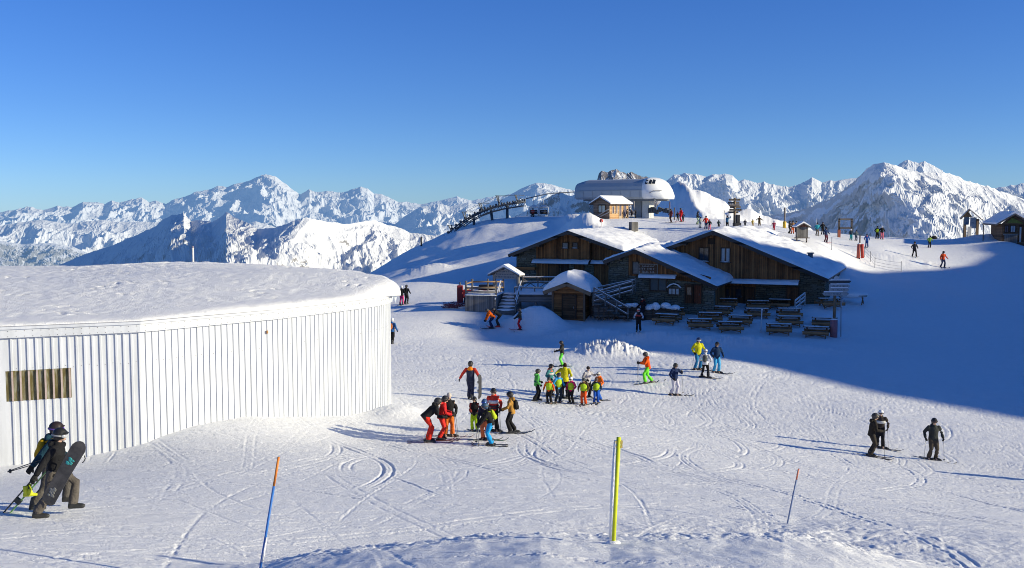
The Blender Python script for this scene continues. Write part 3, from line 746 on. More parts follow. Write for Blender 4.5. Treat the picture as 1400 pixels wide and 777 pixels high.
def build_chalets():
    A = -math.atan2(.39, .92)
    st = stone((.125, .115, .085)); stl = stone((.15, .15, .12))
    wv = wood(**OLDW); wh = wood(horizontal=True, plank=.17, name='log_siding', **OLDW)
    dark_roof = plain((.04, .042, .045), .7, name='roof_sheet')
    # ---------------- main chalet on the right
    fr = Frame(at(975, 315.5, 86), A, -8.9); h = fr.h
    rt = empty('mountain_chalet', fr.base, A, 'largest wood and stone chalet, two upper windows and a wide snowy roof', 'chalet', 'restaurant chalets below the lift')
    SL, SR = R(20.2), R(22.3)
    def prof(S, T):
        t = .24+.28*fbm(S*.5, T*.25, 3, 615)*sstep(.3, 2, T)+.25*np.exp(-((S-6)/3.5)**2)*np.exp(-((T-14)/9)**2)
        tr = np.exp(-((S-(2.2+.16*T+.5*np.sin(T*.5)))/.35)**2)*sstep(3, 6, T)*sstep(19, 15, T)  # slide mark
        return t-.24*tr*(.55+.9*np.clip(fbm(S*2, T*1.6, 3, 611)+.4, 0, 1))
    roofed(fr, rt, 4.9, 9.55, 24.5, SL, SR, dark_roof, snow_profile=prof, snow_seed=1)
    T = .85
    zc = fr.hit(1040, 385, T)[1]                   # level of the canopy
    sR = fr.hit(1128, 400, T)[0]; sW = fr.hit(1094, 370, T)[0]
    gable_wall(rt, fr, -4.4, sW, zc, h, SL, SR, T, wv)
    gable_wall(rt, fr, sW, sR, -1.5, h, SL, SR, T-.02, st)
    gable_wall(rt, fr, -4.4, sW, -1.5, h, SL, SR, T+.015, st, top=zc)
    # side and back walls
    MB().box2((sR-.25, T+.2, -1.5), (sR, 23.5, h-sR*math.tan(SR)-.2)).build('wall', st, rt)
    MB().box2((-4.4, T+.2, -1.5), (-4.2, 23.5, h-4.4*math.tan(SL)-.2)).build('wall', wv, rt)
    gable_wall(rt, fr, -4.4, sR, -1.5, h, SL, SR, 23.3, wv)
    for (u0, u1, v0, v1, cu) in ((956, 969, 339, 357, False), (986, 998, 339, 358, True)):
        s0, z1 = fr.hit(u0, v0, T); s1, z0 = fr.hit(u1, v1, T); window(rt, s0, s1, z0, z1, T, cu)
    # hatch under the ridge
    s0, z1 = fr.hit(973, 326, T); MB().box2((s0-.3, T-.05, z1-.5), (s0+.3, T+.01, z1)).build('hatch', wood((.03, .018, .01), (.08, .045, .025), name='hatch'), rt)
    s0 = fr.hit(994, 380, T)[0]; s1 = fr.hit(1093, 382, T)[0]; ledge(rt, s0, s1, zc+.12, T-.021, .9, 3)
    # ground floor: brown doors, posts
    zg = fr.hit(1085, 421, T)[1]
    for (u0, u1, v0, gl) in ((985, 1000, 392, True), (1003, 1017, 392, True), (1019, 1031, 394, False)):
        s0, z1 = fr.hit(u0, v0, T); s1 = fr.hit(u1, v0, T)[0]; door(rt, s0, s1, zg-.1, z1, T, None, gl)
    s0, z1 = fr.hit(1076, 393, T); s1 = fr.hit(1092, 393, T)[0]; door(rt, s0, s1, zg-.2, z1, T)
    # brown boarding round the doors
    s0 = fr.hit(979, 390, T)[0]; s1 = fr.hit(1033, 390, T)[0]
    MB().box2((s0, T-.018, zg-.5), (s1, T+.01, zc-.02)).build('cladding', wv, rt)
    # lamp under the canopy, roof vent
    s0, z0 = fr.hit(1019, 386, T); MB().ball((s0, T-.5, z0), (.12, .12, .14)).build('lamp', plain((.05, .05, .05), .4), rt)
    vt = MB(); vs_, vz = 7.2, h-7.2*math.tan(SR); vt.tube([(vs_, 8.5, vz), (vs_, 8.5, vz+.75)], .22, 10); vt.tube([(vs_, 8.5, vz+.75), (vs_, 8.5, vz+.85)], .34, 10); vt.build('vent', plain((.15, .16, .17), .6), rt)
    MB().bar((9.5, -.05, h-9.5*math.tan(SR)-.12), (9.5, 24.4, h-9.5*math.tan(SR)-.12), .14, .14).build('gutter', plain((.05, .04, .035), .5), rt)
    # ---------------- middle wing
    f2 = Frame(at(868, 341, 82), A, -9.2); h2 = f2.h
    r2 = empty('chalet_wing', f2.base, A, 'low middle chalet with a signboard on its gable and a long snow roof', 'chalet', 'restaurant chalets below the lift')
    S2L, S2R = R(20), R(22.8)
    roofed(f2, r2, 2.7, 6.75, 19, S2L, S2R, dark_roof, snow_seed=2, snow_profile=lambda S, T: .20+.22*sstep(2, 6, T)+.2*fbm(S*.5, T*.3, 3, 616))
    T2 = .8
    s0 = f2.hit(846, 380, T2)[0]; sA = f2.hit(832, 380, T2)[0]; sm = f2.hit(859, 380, T2)[0]
    z_l = f2.hit(880, 377, T2)[1]
    gable_wall(r2, f2, -2.4, sm, -1.5, h2, S2L, S2R, T2, stl)
    gable_wall(r2, f2, sm, 6.1, z_l, h2, S2L, S2R, T2+.02, wv, name='gable')
    gable_wall(r2, f2, sm, 6.1, -1.5, h2, S2L, S2R, T2+.035, stl, top=z_l)
    MB().box2((5.9, T2+.3, -1.5), (6.1, 8, h2-6.1*math.tan(S2R)-.2)).build('wall', wv, r2)
    MB().box2((-2.4, T2+.3, -1.5), (-2.2, 18, h2-2.4*math.tan(S2L)-.2)).build('wall', stl, r2)
    # door with pale panel at upper left, the signboard with unreadable lettering
    a, z1 = f2.hit(861, 358, T2); b, z0 = f2.hit(873, 375, T2); window(r2, a+.25, b, z0, z1, T2+.02, False, False, glass=glass_dark((.05, .07, .08)), bars=0)
    a, z1 = f2.hit(873, 361, T2); b, z0 = f2.hit(899, 375, T2)
    sg = MB(); sg.box2((a, T2-.06, z0), (b, T2-.02, z1)); so_ = sg.build('signboard', wood((.10, .05, .025), (.22, .12, .06), True, name='sign_wood'), r2)
    m = MB()
    for zz in (z0, z1): m.box(((a+b)/2, T2-.07, zz), (b-a+.08, .05, .06))
    for xx in (a, b): m.box((xx, T2-.07, (z0+z1)/2), (.06, .05, z1-z0-.06))
    m.build('frame', wood((.22, .2, .17), (.45, .42, .38), name='pale_frame'), so_)
    m = MB(); rr = random.Random(8)
    for row, (zz, hh) in enumerate(((.80, .10), (.52, .16), (.20, .18))):
        x = a+.12
        while x < b-.2:
            wd = rr.uniform(.05, .11); zc_ = z0+(z1-z0)*zz
            m.box((x, T2-.066, zc_), (.022, .012, hh)); 
            if rr.random() < .7: m.box((x+wd/2, T2-.066, zc_+hh*.4*rr.choice((-1, 0, 1))), (wd, .012, .022))
            x += wd+.05+(.12 if rr.random() < .15 else 0)
    m.build('lettering', plain((.6, .6, .56), .8), so_)
    a, z1 = f2.hit(875, 376, T2); b, z0 = f2.hit(925, 378, T2); ledge(r2, a, b, z_l+.02, T2+.01, .5, 5)
    # shuttered big door, arched menu board, door and post
    a, z1 = f2.hit(889, 381, T2); b, z0 = f2.hit(911, 398, T2)
    window(r2, a, b, z0, z1, T2+.03, False, False, glass=plain((.075, .10, .10), .5), bars=1)
    a, z1 = f2.hit(914, 389, T2); b, z0 = f2.hit(930, 404, T2)
    mb = MB(); mb.box2((a, T2-.2, z0), (b, T2-.1, z1-.25)); mo = mb.build('menu_board', wood((.08, .05, .03), (.2, .13, .08), name='board'), r2)
    m = MB(); m.tube([(a-.1, T2-.15, z1-.25), (a+.2*(b-a), T2-.15, z1), (a+.5*(b-a), T2-.15, z1+.08), (a+.8*(b-a), T2-.15, z1), (b+.1, T2-.15, z1-.25)], .06, 6); m.build('snow', snow_mat(), mo)
    m = MB(); 
    for i in range(3): m.box((a+(b-a)*(.2+.3*i), T2-.205, (z0+z1)/2-.12), ((b-a)*.22, .01, (z1-z0)*.5))
    m.build('poster', plain((.5, .5, .47), .8), mo)
    a, z1 = f2.hit(936, 390, T2); b, z0 = f2.hit(960, 412, T2)
    door(r2, a+.1, a+(b-a)*.48, z0-.2, z1, T2+.03, wood((.05, .022, .01), (.13, .055, .022), name='dark_door'), True); door(r2, a+(b-a)*.56, b-.1, z0-.2, z1, T2+.03, wood((.09, .028, .012), (.2, .06, .025), name='red_door'))
    a = f2.hit(963, 400, T2)[0]; b = f2.hit(976, 400, T2)[0]
    MB().box2((a, T2-.03, -1.5), (b, T2+.6, f2.hit(970, 392, T2)[1])).build('pillar', stl, r2)
    # ---------------- left chalet
    f3 = Frame(at(776.5, 315.5, 95), A, -8.6); h3 = f3.h
    r3 = empty('left_chalet', f3.base, A, 'wooden chalet with two tiny attic windows behind the terrace', 'chalet', 'restaurant chalets below the lift')
    r3.name = 'terrace_chalet'
    S3 = R(21)
    def prof3(S, T):
        return .22+.25*sstep(.5, 3, S)*(1+.5*fbm(S*.35, T*.3, 2, 640))+.0*T
    roofed(f3, r3, 6.15, 5.6, 17, S3, R(18.5), dark_roof, over_front=1.2, snow_profile=prof3, snow_seed=3, bumps=.14)
    T3 = 1.3
    def H3(u, v): return f3.hit(u, v, T3)
    zl3 = H3(770, 357)[1]
    s_a = H3(706, 356)[0]; s_b = H3(733, 356)[0]; s_c = H3(807, 350)[0]; s_d = H3(846, 350)[0]
    gable_wall(r3, f3, s_b, s_c, zl3, h3, S3, R(18.5), T3, wv, name='gable')
    gable_wall(r3, f3, s_a, s_b, -1, h3, S3, R(18.5), T3+.02, stl)
    gable_wall(r3, f3, s_c, min(s_d, 5.2), zl3, h3, S3, R(18.5), T3+.25, wv, name='gable')
    gable_wall(r3, f3, s_b, min(s_d, 5.2), -1, h3, S3, R(18.5), T3+.04, wv, top=zl3)
    MB().box2((s_a, T3+.3, -1), (s_a+.2, 16, h3+s_a*math.tan(S3)-.2)).build('wall', wh, r3)
    MB().box2((5.0, T3+.3, -1), (5.2, 16, h3-5.2*math.tan(R(18.5))-.2)).build('wall', wh, r3)
    gable_wall(r3, f3, s_a, 5.2, -1, h3, S3, R(18.5), 16, wv)
    for (u0, u1) in ((769, 777), (783, 790)):
        a, z1 = H3(u0, 332); b, z0 = H3(u1, 339); window(r3, a, b, z0, z1, T3, False, True, bars=0, glass=plain((.25, .24, .22), .3) if u0 < 780 else None)
    ledge(r3, H3(732, 356)[0], s_c+.1, zl3+.1, T3, 1.0, 7); ledge(r3, s_c+.2, 5.2, zl3+.05, T3+.2, .7, 8)
    for (u0, u1) in ((751, 764), (768, 777), (786, 798)):
        a, z1 = H3(u0, 362); b = H3(u1, 362)[0]; door(r3, a, b, .8, z1, T3+.04, wood((.09, .045, .02), (.24, .12, .05), name='old_door') if u0 != 768 else wood((.03, .02, .015), (.07, .05, .04), name='dark_door2'))
    for (u0, u1) in ((762, 768), (778, 786), (799, 812), (832, 846)):
        a = H3(u0, 360)[0]; b = H3(u1, 360)[0]
        if a < 5: MB().box2((a, T3-.02, -1), (min(b, 5.2), T3+.03, zl3-.05)).build('pillar', stl, r3)
    a, z1 = H3(706, 360); MB().box2((a-.1, T3-.4, z1-.6), (s_b, T3+.0, z1-.35)).build('shelf', wh, r3)
    # ---------------- small hut with a great pillow of snow
    f4 = Frame(at(775, 386, 80.5), A+R(3), -8.95); h4 = f4.h
    r4 = empty('wooden_hut', f4.base, A+R(3), 'small square log hut with a great rounded pillow of snow on its roof', 'hut')
    roofed(f4, r4, 2.0, 2.0, 3.6, R(21), R(21), wood((.08, .05, .03), (.2, .13, .08), True, name='hut_roof'), over_front=.45, thick=.10, bumps=.02, snow_seed=4, snow_profile=lambda S, T: .20+.75*np.exp(-((S+.0)/1.9)**2*.8)+.1*sstep(-2, 2, S), barge=wood((.12, .08, .05), (.28, .2, .13), True, 3, name='hut_barge'))
    a, zz = f4.hit(756, 400, .45); b = f4.hit(799, 400, .45)[0]; T4 = .45
    gable_wall(r4, f4, a, b, -.8, h4, R(21), R(21), T4, wh)
    MB().box2((b-.12, T4+.2, -.8), (b, 3.2, h4-b*math.tan(R(21))-.12)).build('wall', wh, r4)
    MB().box2((a, T4+.2, -.8), (a+.12, 3.2, h4+a*math.tan(R(21))-.12)).build('wall', wh, r4)
    MB().box2((a, 3.2, -.8), (b, 3.35, h4-b*math.tan(R(21))-.12)).build('wall', wh, r4)
    for x in (a, b): MB().box((x, T4-.02, 1.0), (.16, .16, 3.4)).build('post', wood((.10, .06, .04), (.26, .17, .11), name='post_wood'), r4)
    d0 = f4.hit(770, 404, T4); d1 = f4.hit(787, 430, T4); door(r4, d0[0], d1[0], .1, d0[1], T4-.03, wood((.06, .03, .015), (.16, .085, .04), horizontal=True, plank=.2, name='hut_door'))
    for x0 in (.62,):   # planks leaning on the side wall
        m = MB(); m.bar((b+.25, 1.5, -.3), (b+.08, 1.7, 1.9), .10, .03, up=(1, 0, 0)); m.bar((b+.45, 1.9, -.3), (b+.08, 2.0, 1.7), .10, .03, up=(1, 0, 0)); m.build('batten', wood((.12, .09, .07), (.3, .24, .2), name='batten'), r4)
    return fr, f2, f3, f4
# ------------------------------------------------------------ terrace, tables, signs, lift
GW = lambda **k: wood((.09, .085, .08), (.26, .245, .23), **k)
def world_root(name, u, v, Y, label, cat, group=None, rz=0, dz=0):
    p = at(u, v, Y); return empty(name, (p.x, p.y, p.z+dz), rz, label, cat, group)
def loc(root, u, v, Y=None):
    """a point on the sight line, in the root's axes"""
    p = at(u, v, Y if Y else root.location.y); q = p-Vector(root.location)
    return Matrix.Rotation(-root.rotation_euler.z, 3, 'Z') @ q
def build_terrace():
    A = -math.atan2(.39, .92)
    # wooden platform with plank front and railing
    Y0 = 82.5
    c = at(636, 427, Y0); z0 = c.z
    rt = empty('wooden_platform', (c.x, c.y, z0), R(-10), 'grey plank platform with open railings beside the snowy steps', 'platform')
    W = (at(679, 427, Y0)-c).x*1.02; Hh = (at(636, 404, Y0)-c).z
    MB().box2((0, 0, -.6), (W, .12, Hh)).build('front_boards', GW(plank=.17, name='grey_boards'), rt)
    MB().box2((0, .125, -.6), (.1, 3.4, Hh)).build('side_boards', GW(plank=.17, name='grey_boards'), rt)
    MB().box2((W-.1, .125, -.6), (W, 3.4, Hh)).build('side_boards', GW(plank=.17, name='grey_boards'), rt)
    x = np.linspace(-.05, W+.05, 30); y = np.linspace(-.08, 3.5, 24); X, Yy = np.meshgrid(x, y)
    de = np.minimum(np.minimum(X-x[0], x[-1]-X), np.minimum(Yy-y[0], y[-1]-Yy)); lip = np.sqrt(np.clip(1-(1-np.clip(de/.2, 0, 1))**2, 0, 1))
    grid_mesh('snow', np.stack([X, Yy, Hh+.01+.17*lip*(1+.3*fbm(X, Yy, 3, 700))], -1), snow_mat(), parent=rt)
    warm = wood((.22, .13, .06), (.50, .32, .16), True, name='peeled_rail')
    def rail(a, b, hts, mats, n, hgt=1.15):
        a = Vector(a); b = Vector(b)
        for i in range(n):
            p = a.lerp(b, i/(n-1)); MB().box((p.x, p.y, p.z+hgt/2), (.13, .13, hgt+.1)).build('post', GW(name='grey_post'), rt)
        for h_, m_ in zip(hts, mats): 
            MB().tube([a+Vector((0, -.08, h_)), b+Vector((0, -.08, h_))], .065, 8).build('rail', m_, rt)
    rail((.05, .06, Hh), (W-.05, .06, Hh), (.30, .62), (GW(name='grey_rail2', horizontal=True), GW(name='grey_rail2', horizontal=True)), 2)
    rail((.05, 2.6, Hh), (W-.05, 3.3, Hh), (.45, .95), (warm, warm), 3)
    rail((.05, .2, Hh), (.05, 2.5, Hh), (.45, .95), (warm, warm), 2)
    # snowy steps
    p = at(691, 424, 81.8); st = empty('terrace_steps', p, R(-8), 'snow covered wooden steps rising between the platform and the roofed gate', 'steps')
    for i in range(6):
        o = MB().box2((-.75+.05*i, i*.42, -.6), (.75+.05*i, i*.42+.44, -.02+i*.235)).build('step', GW(horizontal=True, name='step_boards'), st)
        MB().ball((.05*i, i*.42+.2, -.02+i*.235), (.80, .25, .12), 14, 6).build('snow', snow_mat(), o)
    fence_rail(st, (-.85, -.1, -.2), (-.75, 2.4, 1.2), 3, 1.0, (.6, 1.0)); fence_rail(st, (.85, -.1, -.2), (1.0, 2.4, 1.2), 3, 1.0, (.6, 1.0))
    # roofed gate with a pale sign panel
    gp = at(692, 404, 86); g = empty('roofed_gate', gp, A, 'little gate roof on two posts with a pale board above the steps', 'gate')
    hw = 1.12; zt = (at(692, 376, 86)-gp).z
    for x in (-hw, hw): MB().box((x, 0, zt/2-.4), (.2, .2, zt+.8)).build('post', wood((.16, .15, .14), (.40, .37, .33), name='pale_post'), g)
    ap = (at(692, 364.5, 86)-gp).z
    for sx in (-1, 1):
        m = MB(); a = Vector((0, -.6, ap)); b = Vector((sx*1.5, -.6, ap-.72)); m.prism([a, b, b-Vector((0, 0, .1)), a-Vector((0, 0, .1))], (0, 0, 0), (0, 1.2, 0)); r_ = m.build('roof', GW(horizontal=True, name='gate_roof'), g)
        m = MB(); a += Vector((0, .02, .003)); b += Vector((0, .02, .003)); m.prism([a, b, b+Vector((0, 0, .10)), a+Vector((0, 0, .22))], (0, 0, 0), (0, 1.16, 0)); m.build('snow', snow_mat(), r_)
    bd = MB().box2((-hw+.12, -.06, zt-.35), (hw-.12, .02, zt+.45)).build('board', plain((.35, .36, .37), .8), g)
    m = MB(); rr = random.Random(4)
    for k, zz in enumerate((zt+.28, zt+.05, zt-.18)):
        x = -hw+.25
        while x < hw-.35: wd = rr.uniform(.05, .12); m.box((x, -.065, zz), (wd, .012, .10)); x += wd+.06
    m.build('lettering', plain((.12, .15, .2), .8), bd)
    # raised deck right of the steps with lattice railing, long snowy edge
    Yd = 83.0; c = at(703, 419, Yd); dk = empty('terrace_deck', (c.x, c.y, c.z), R(-6), 'broad snowy sun deck of grey boards with lattice railing in front of the left chalet', 'deck')
    W2 = 3.6; Hd = (at(703, 402, Yd)-c).z
    MB().box2((0, 0, .35), (W2, .1, Hd)).build('fascia', GW(horizontal=True, plank=.2, name='deck_boards'), dk)
    MB().box2((0, .1, Hd-.25), (W2+3, 9.5, Hd-.05)).build('floor', GW(horizontal=True, plank=.2, name='deck_boards'), dk)
    for x in (.1, 1.8, 3.5): MB().box((x, .15, -.2), (.18, .18, 1.3)).build('post', GW(name='grey_post'), dk)
    x = np.linspace(-.05, W2+3, 60); y = np.linspace(-.1, 9.6, 50); X, Yy = np.meshgrid(x, y)
    de = np.minimum(np.minimum(X-x[0], x[-1]-X), np.minimum(Yy-y[0], y[-1]-Yy)); lip = np.sqrt(np.clip(1-(1-np.clip(de/.35, 0, 1))**2, 0, 1))
    grid_mesh('snow', np.stack([X, Yy, Hd-.04+lip*(.25+.10*fbm(X*.9, Yy*.9, 4, 705))], -1), snow_mat(), parent=dk)
    fence_rail(dk, (.3, 4.6, Hd), (5.6, 4.9, Hd), 5, 1.1, (.1, .62, 1.0), x=True)
    fence_rail(dk, (0, .3, Hd), (3.4, .1, Hd), 3, .5, (1.0,))
    # ramp with rails between the hut and the middle wing
    c = at(838, 436, 79); rp = empty('wooden_ramp', (c.x, c.y, c.z), R(8), 'weathered wooden ramp with snowy crossing rails between the log hut and the middle chalet', 'ramp')
    m = MB(); m.prism([Vector((-1.2, 1.2, 0)), Vector((3.0, 1.2, 0)), Vector((3.0, 1.2, .7)), Vector((-1.2, 1.2, 1.7))], (0, 0, 0), (0, 1.6, 0)); m.build('ramp_floor', wood((.08, .065, .055), (.22, .18, .15), True, plank=.2, name='ramp_wood'), rp)
    fence_rail(rp, (-1.4, 1.0, 1.0), (1.8, .8, 1.9), 4, 1.0, (.3, .62, 1.0), x=False)
    fence_rail(rp, (-1.0, 2.9, 1.2), (2.6, 2.9, 1.9), 3, 1.0, (.5, 1.0))
    fence_rail(rp, (-1.4, .7, 1.5), (1.3, .3, -.1), 4, .95, (.4, 1.0))
    m = MB()
    for i in range(6): m.box((-1.2+.5*i, .5, 1.15-.25*i), (.5, 1.0, .09))
    m.build('stairs', wood((.08, .065, .055), (.22, .18, .15), True, plank=.2, name='ramp_wood'), rp)
    m = MB(); 
    for i in range(7): m.bar((-.9+.42*i, 1.15, -.2), (-.9+.42*i, 1.15, 1.25-.14*i), .1, .05)
    m.build('boards', wood((.06, .045, .035), (.17, .12, .09), name='ramp_boards'), rp)
    # red padded machine and a heap of netting behind the platform
    c = at(656, 398, 88); c.z = ground_z(c.x, c.y); b = empty('piste_machine', c, R(-8), 'red and black snow covered machine parked behind the platform railings', 'machine')
    MB().box((0, 0, .75), (3.0, 1.2, .75)).build('body', plain((.30, .02, .02), .5), b, bevel=.1)
    MB().box((.7, 0, 1.35), (1.5, 1.05, .5)).build('cab', plain((.015, .015, .02), .3), b, bevel=.12)
    m = MB()
    for sy in (-.66, .66): m.tube([(-1.3, sy, .25), (1.3, sy, .25)], .25, 10)
    m.build('track', plain((.03, .03, .03), .8), b)
    MB().ball((-.6, 0, 1.15), (.8, .5, .14), 12, 6).build('snow', snow_mat(), b)
    c = at(629, 398, 86); c.z = ground_z(c.x, c.y)-.1; b = empty('padded_post', c, 0, 'dark red padded post left of the platform railing', 'post')
    MB().box((0, 0, .95), (.52, .4, 1.7)).build('pad', plain((.24, .02, .025), .6), b, bevel=.06); MB().tube([(0, 0, -.4), (0, 0, 2.05)], .07, 8).build('pole', plain((.1, .1, .1)), b)
    c = at(623, 411, 84); gz = ground_z(c.x, c.y); b = empty('net_heap', (c.x, c.y, gz), 0, 'tangled heap of reddish safety netting on the snow', 'netting')
    m = MB(); rr = random.Random(2)
    for i in range(26):
        a0 = rr.uniform(0, 6.28); rx = rr.uniform(.4, 1.25); ry = rr.uniform(.25, .6); zc = rr.uniform(.05, .5)*(1-.3*rx)
        m.tube([(rx*math.cos(a0+t*.5)+rr.uniform(-.05, .05), ry*math.sin(a0+t*.5), max(.02, zc+.12*math.sin(t+a0))) for t in range(12)], .022, 4)
    m.build('net', plain((.20, .06, .08), .8), b); MB().ball((.2, .1, .05), (1.2, .55, .33), 14, 7).build('snow', snow_mat(), b)

def build_tables():
    fm = wood((.12, .060, .026), (.42, .22, .10), True, plank=.15, name='table_wood')
    def make():
        t = empty('picnic_table', (0, 0, 0), 0, 'x', 'picnic table', 'picnic tables on the shaded terrace')
        o = MB().box((0, 0, .73), (1.9, .78, .05)).build('tabletop', fm, t)
        s_ = MB().box((0, 0, .77), (1.78, .52, .03)).build('snow', snow_mat(), o)
        for sy in (-1, 1):
            b = MB().box((0, sy*.78, .43), (1.9, .3, .05)).build('bench', fm, t); MB().box((0, sy*.78, .465), (1.70, .10, .02)).build('snow', snow_mat(), b)
            MB().box((0, sy*.93, .36), (1.86, .035, .26)).build('apron', fm, t)
        for sx in (-.7, .7):
            m = MB(); m.bar((sx, -.75, 0), (sx, .3, .7), .06, .11, up=(0, 0, 1)); m.bar((sx+.06, .75, 0), (sx+.06, -.3, .7), .06, .11); m.bar((sx, -.9, .37), (sx, .9, .37), .06, .1)
            m.build('leg_frame', fm, t)
        m = MB(); m.bar((-.7, -.68, .08), (.7, -.68, .36), .05, .08); m.bar((-.7, -.70, .36), (.7, -.70, .08), .05, .08); m.build('brace', fm, t)
        return t
    def copy_tree(o, parent=None):
        c = o.copy(); col.objects.link(c)
        if parent is not None: c.parent = parent
        for ch in [x for x in o.children]: copy_tree(ch, c)
        return c
    rows = [('front', [(957, 449), (998, 453), (1065, 456), (1116, 460)]),
            ('second', [(912, 442), (971, 440), (1012, 444), (1079, 445), (1127, 447)]),
            ('third', [(920, 433), (984, 431), (1035, 434), (1079, 434)]),
            ('last', [(950, 424), (993, 420), (1036, 423), (1066, 421)])]
    ordn = ['leftmost', 'second from the left', 'third from the left', 'fourth from the left', 'fifth from the left']
    proto = make(); first = True; rr = random.Random(6)
    rest = []
    for rn, lst in rows:
        for i, (u, v) in enumerate(lst):
            p = on_ground(u, v)
            rest.append((p, rr.uniform(-.22, .22)-.25, 'snow dusted wooden picnic table in the %s row of the terrace, %s' % (rn, ordn[i] if i < len(lst)-1 else 'rightmost')))
    p = on_ground(1134, 420); rest.append((p, .1, 'snow dusted picnic table standing behind the arrow signpost'))
    for p, a, lb in rest:
        o = proto if first else copy_tree(proto); first = False
        o.location = p+Vector((0, 0, -.03)); o.rotation_euler = (0, 0, a); o['label'] = lb
    # the snowed-over table right of the chalet
    p = on_ground(1164, 415); t = empty('buried_table', p, R(-25), 'table buried under a thick slab of snow at the chalet corner', 'table')
    MB().box((0, 0, .72), (2.6, 1.6, .06)).build('tabletop', fm, t)
    for sx in (-.9, .9):
        m = MB(); m.bar((sx, -.7, 0), (sx, .6, .7), .08, .12); m.bar((sx, .7, 0), (sx, -.6, .7), .08, .12); m.build('leg_frame', fm, t)
    MB().ball((0, 0, .76), (1.4, .95, .32), 20, 8).build('snow', snow_mat(), t)
    # stacked benches at the middle wing
    p = on_ground(957, 418); b = empty('timber_bench', p, R(-23), 'stacked brown timber benches by the doors of the middle chalet', 'benches')
    for i in range(3):
        for z in (0,): MB().box((0, .15*i, .35+.28*i), (2.0, .4, .07)).build('seat', fm, b)
    for x in (-.8, .8): MB().box((x, .15, .5), (.1, .6, 1.0)).build('leg', fm, b)
    # snowy shrubs / stacked furniture by the wing wall
    for (u, v, Y, w_, lb) in ((866, 421, 80.3, 1.9, 'long snow covered planter under the railing of the middle chalet'), (903, 419, 79.6, 1.7, 'snow topped wooden trough under the shuttered window')):
        p = at(u, v, Y); gz = ground_z(p.x, p.y); o = empty('planter', (p.x, p.y, gz), R(-20), lb, 'planter')
        MB().box((0, 0, .4), (w_*1.7, .7, .9)).build('trough', wood((.05, .035, .025), (.15, .10, .07), True, name='trough_wood'), o)
        rr = random.Random(int(u)); m = MB()
        for i in range(9): m.ball((rr.uniform(-w_*.8, w_*.8), rr.uniform(-.2, .2), .95+rr.uniform(-.05, .15)), (rr.uniform(.25, .5), .35, rr.uniform(.12, .3)), 10, 6)
        m.build('snow', snow_mat(), o)
    # pale railing by the chalet's right hand door, thin white pole, table umbrella pole
    p = at(1087, 424, 80.5); gz = ground_z(p.x, p.y); o = empty('door_railing', (p.x, p.y, gz), R(12), 'frosted white wooden handrail beside the right door of the big chalet', 'railing')
    fence_rail(o, (0, 0, 0), (1.5, 1.2, .5), 3, 1.0, (.4, .7, 1.0), mat=wood((.30, .29, .28), (.55, .54, .52), True, name='frosted_rail'))
    p = on_ground(1040, 455); o = empty('marker_post', p, 0, 'thin white post in the snow in front of the picnic tables', 'post')
    MB().tube([(0, 0, -.2), (.06, 0, 1.72)], .045, 8).build('shaft', plain((.6, .62, .64)), o); MB().ball((.06, 0, 1.74), .06).build('snow', snow_mat(), o)

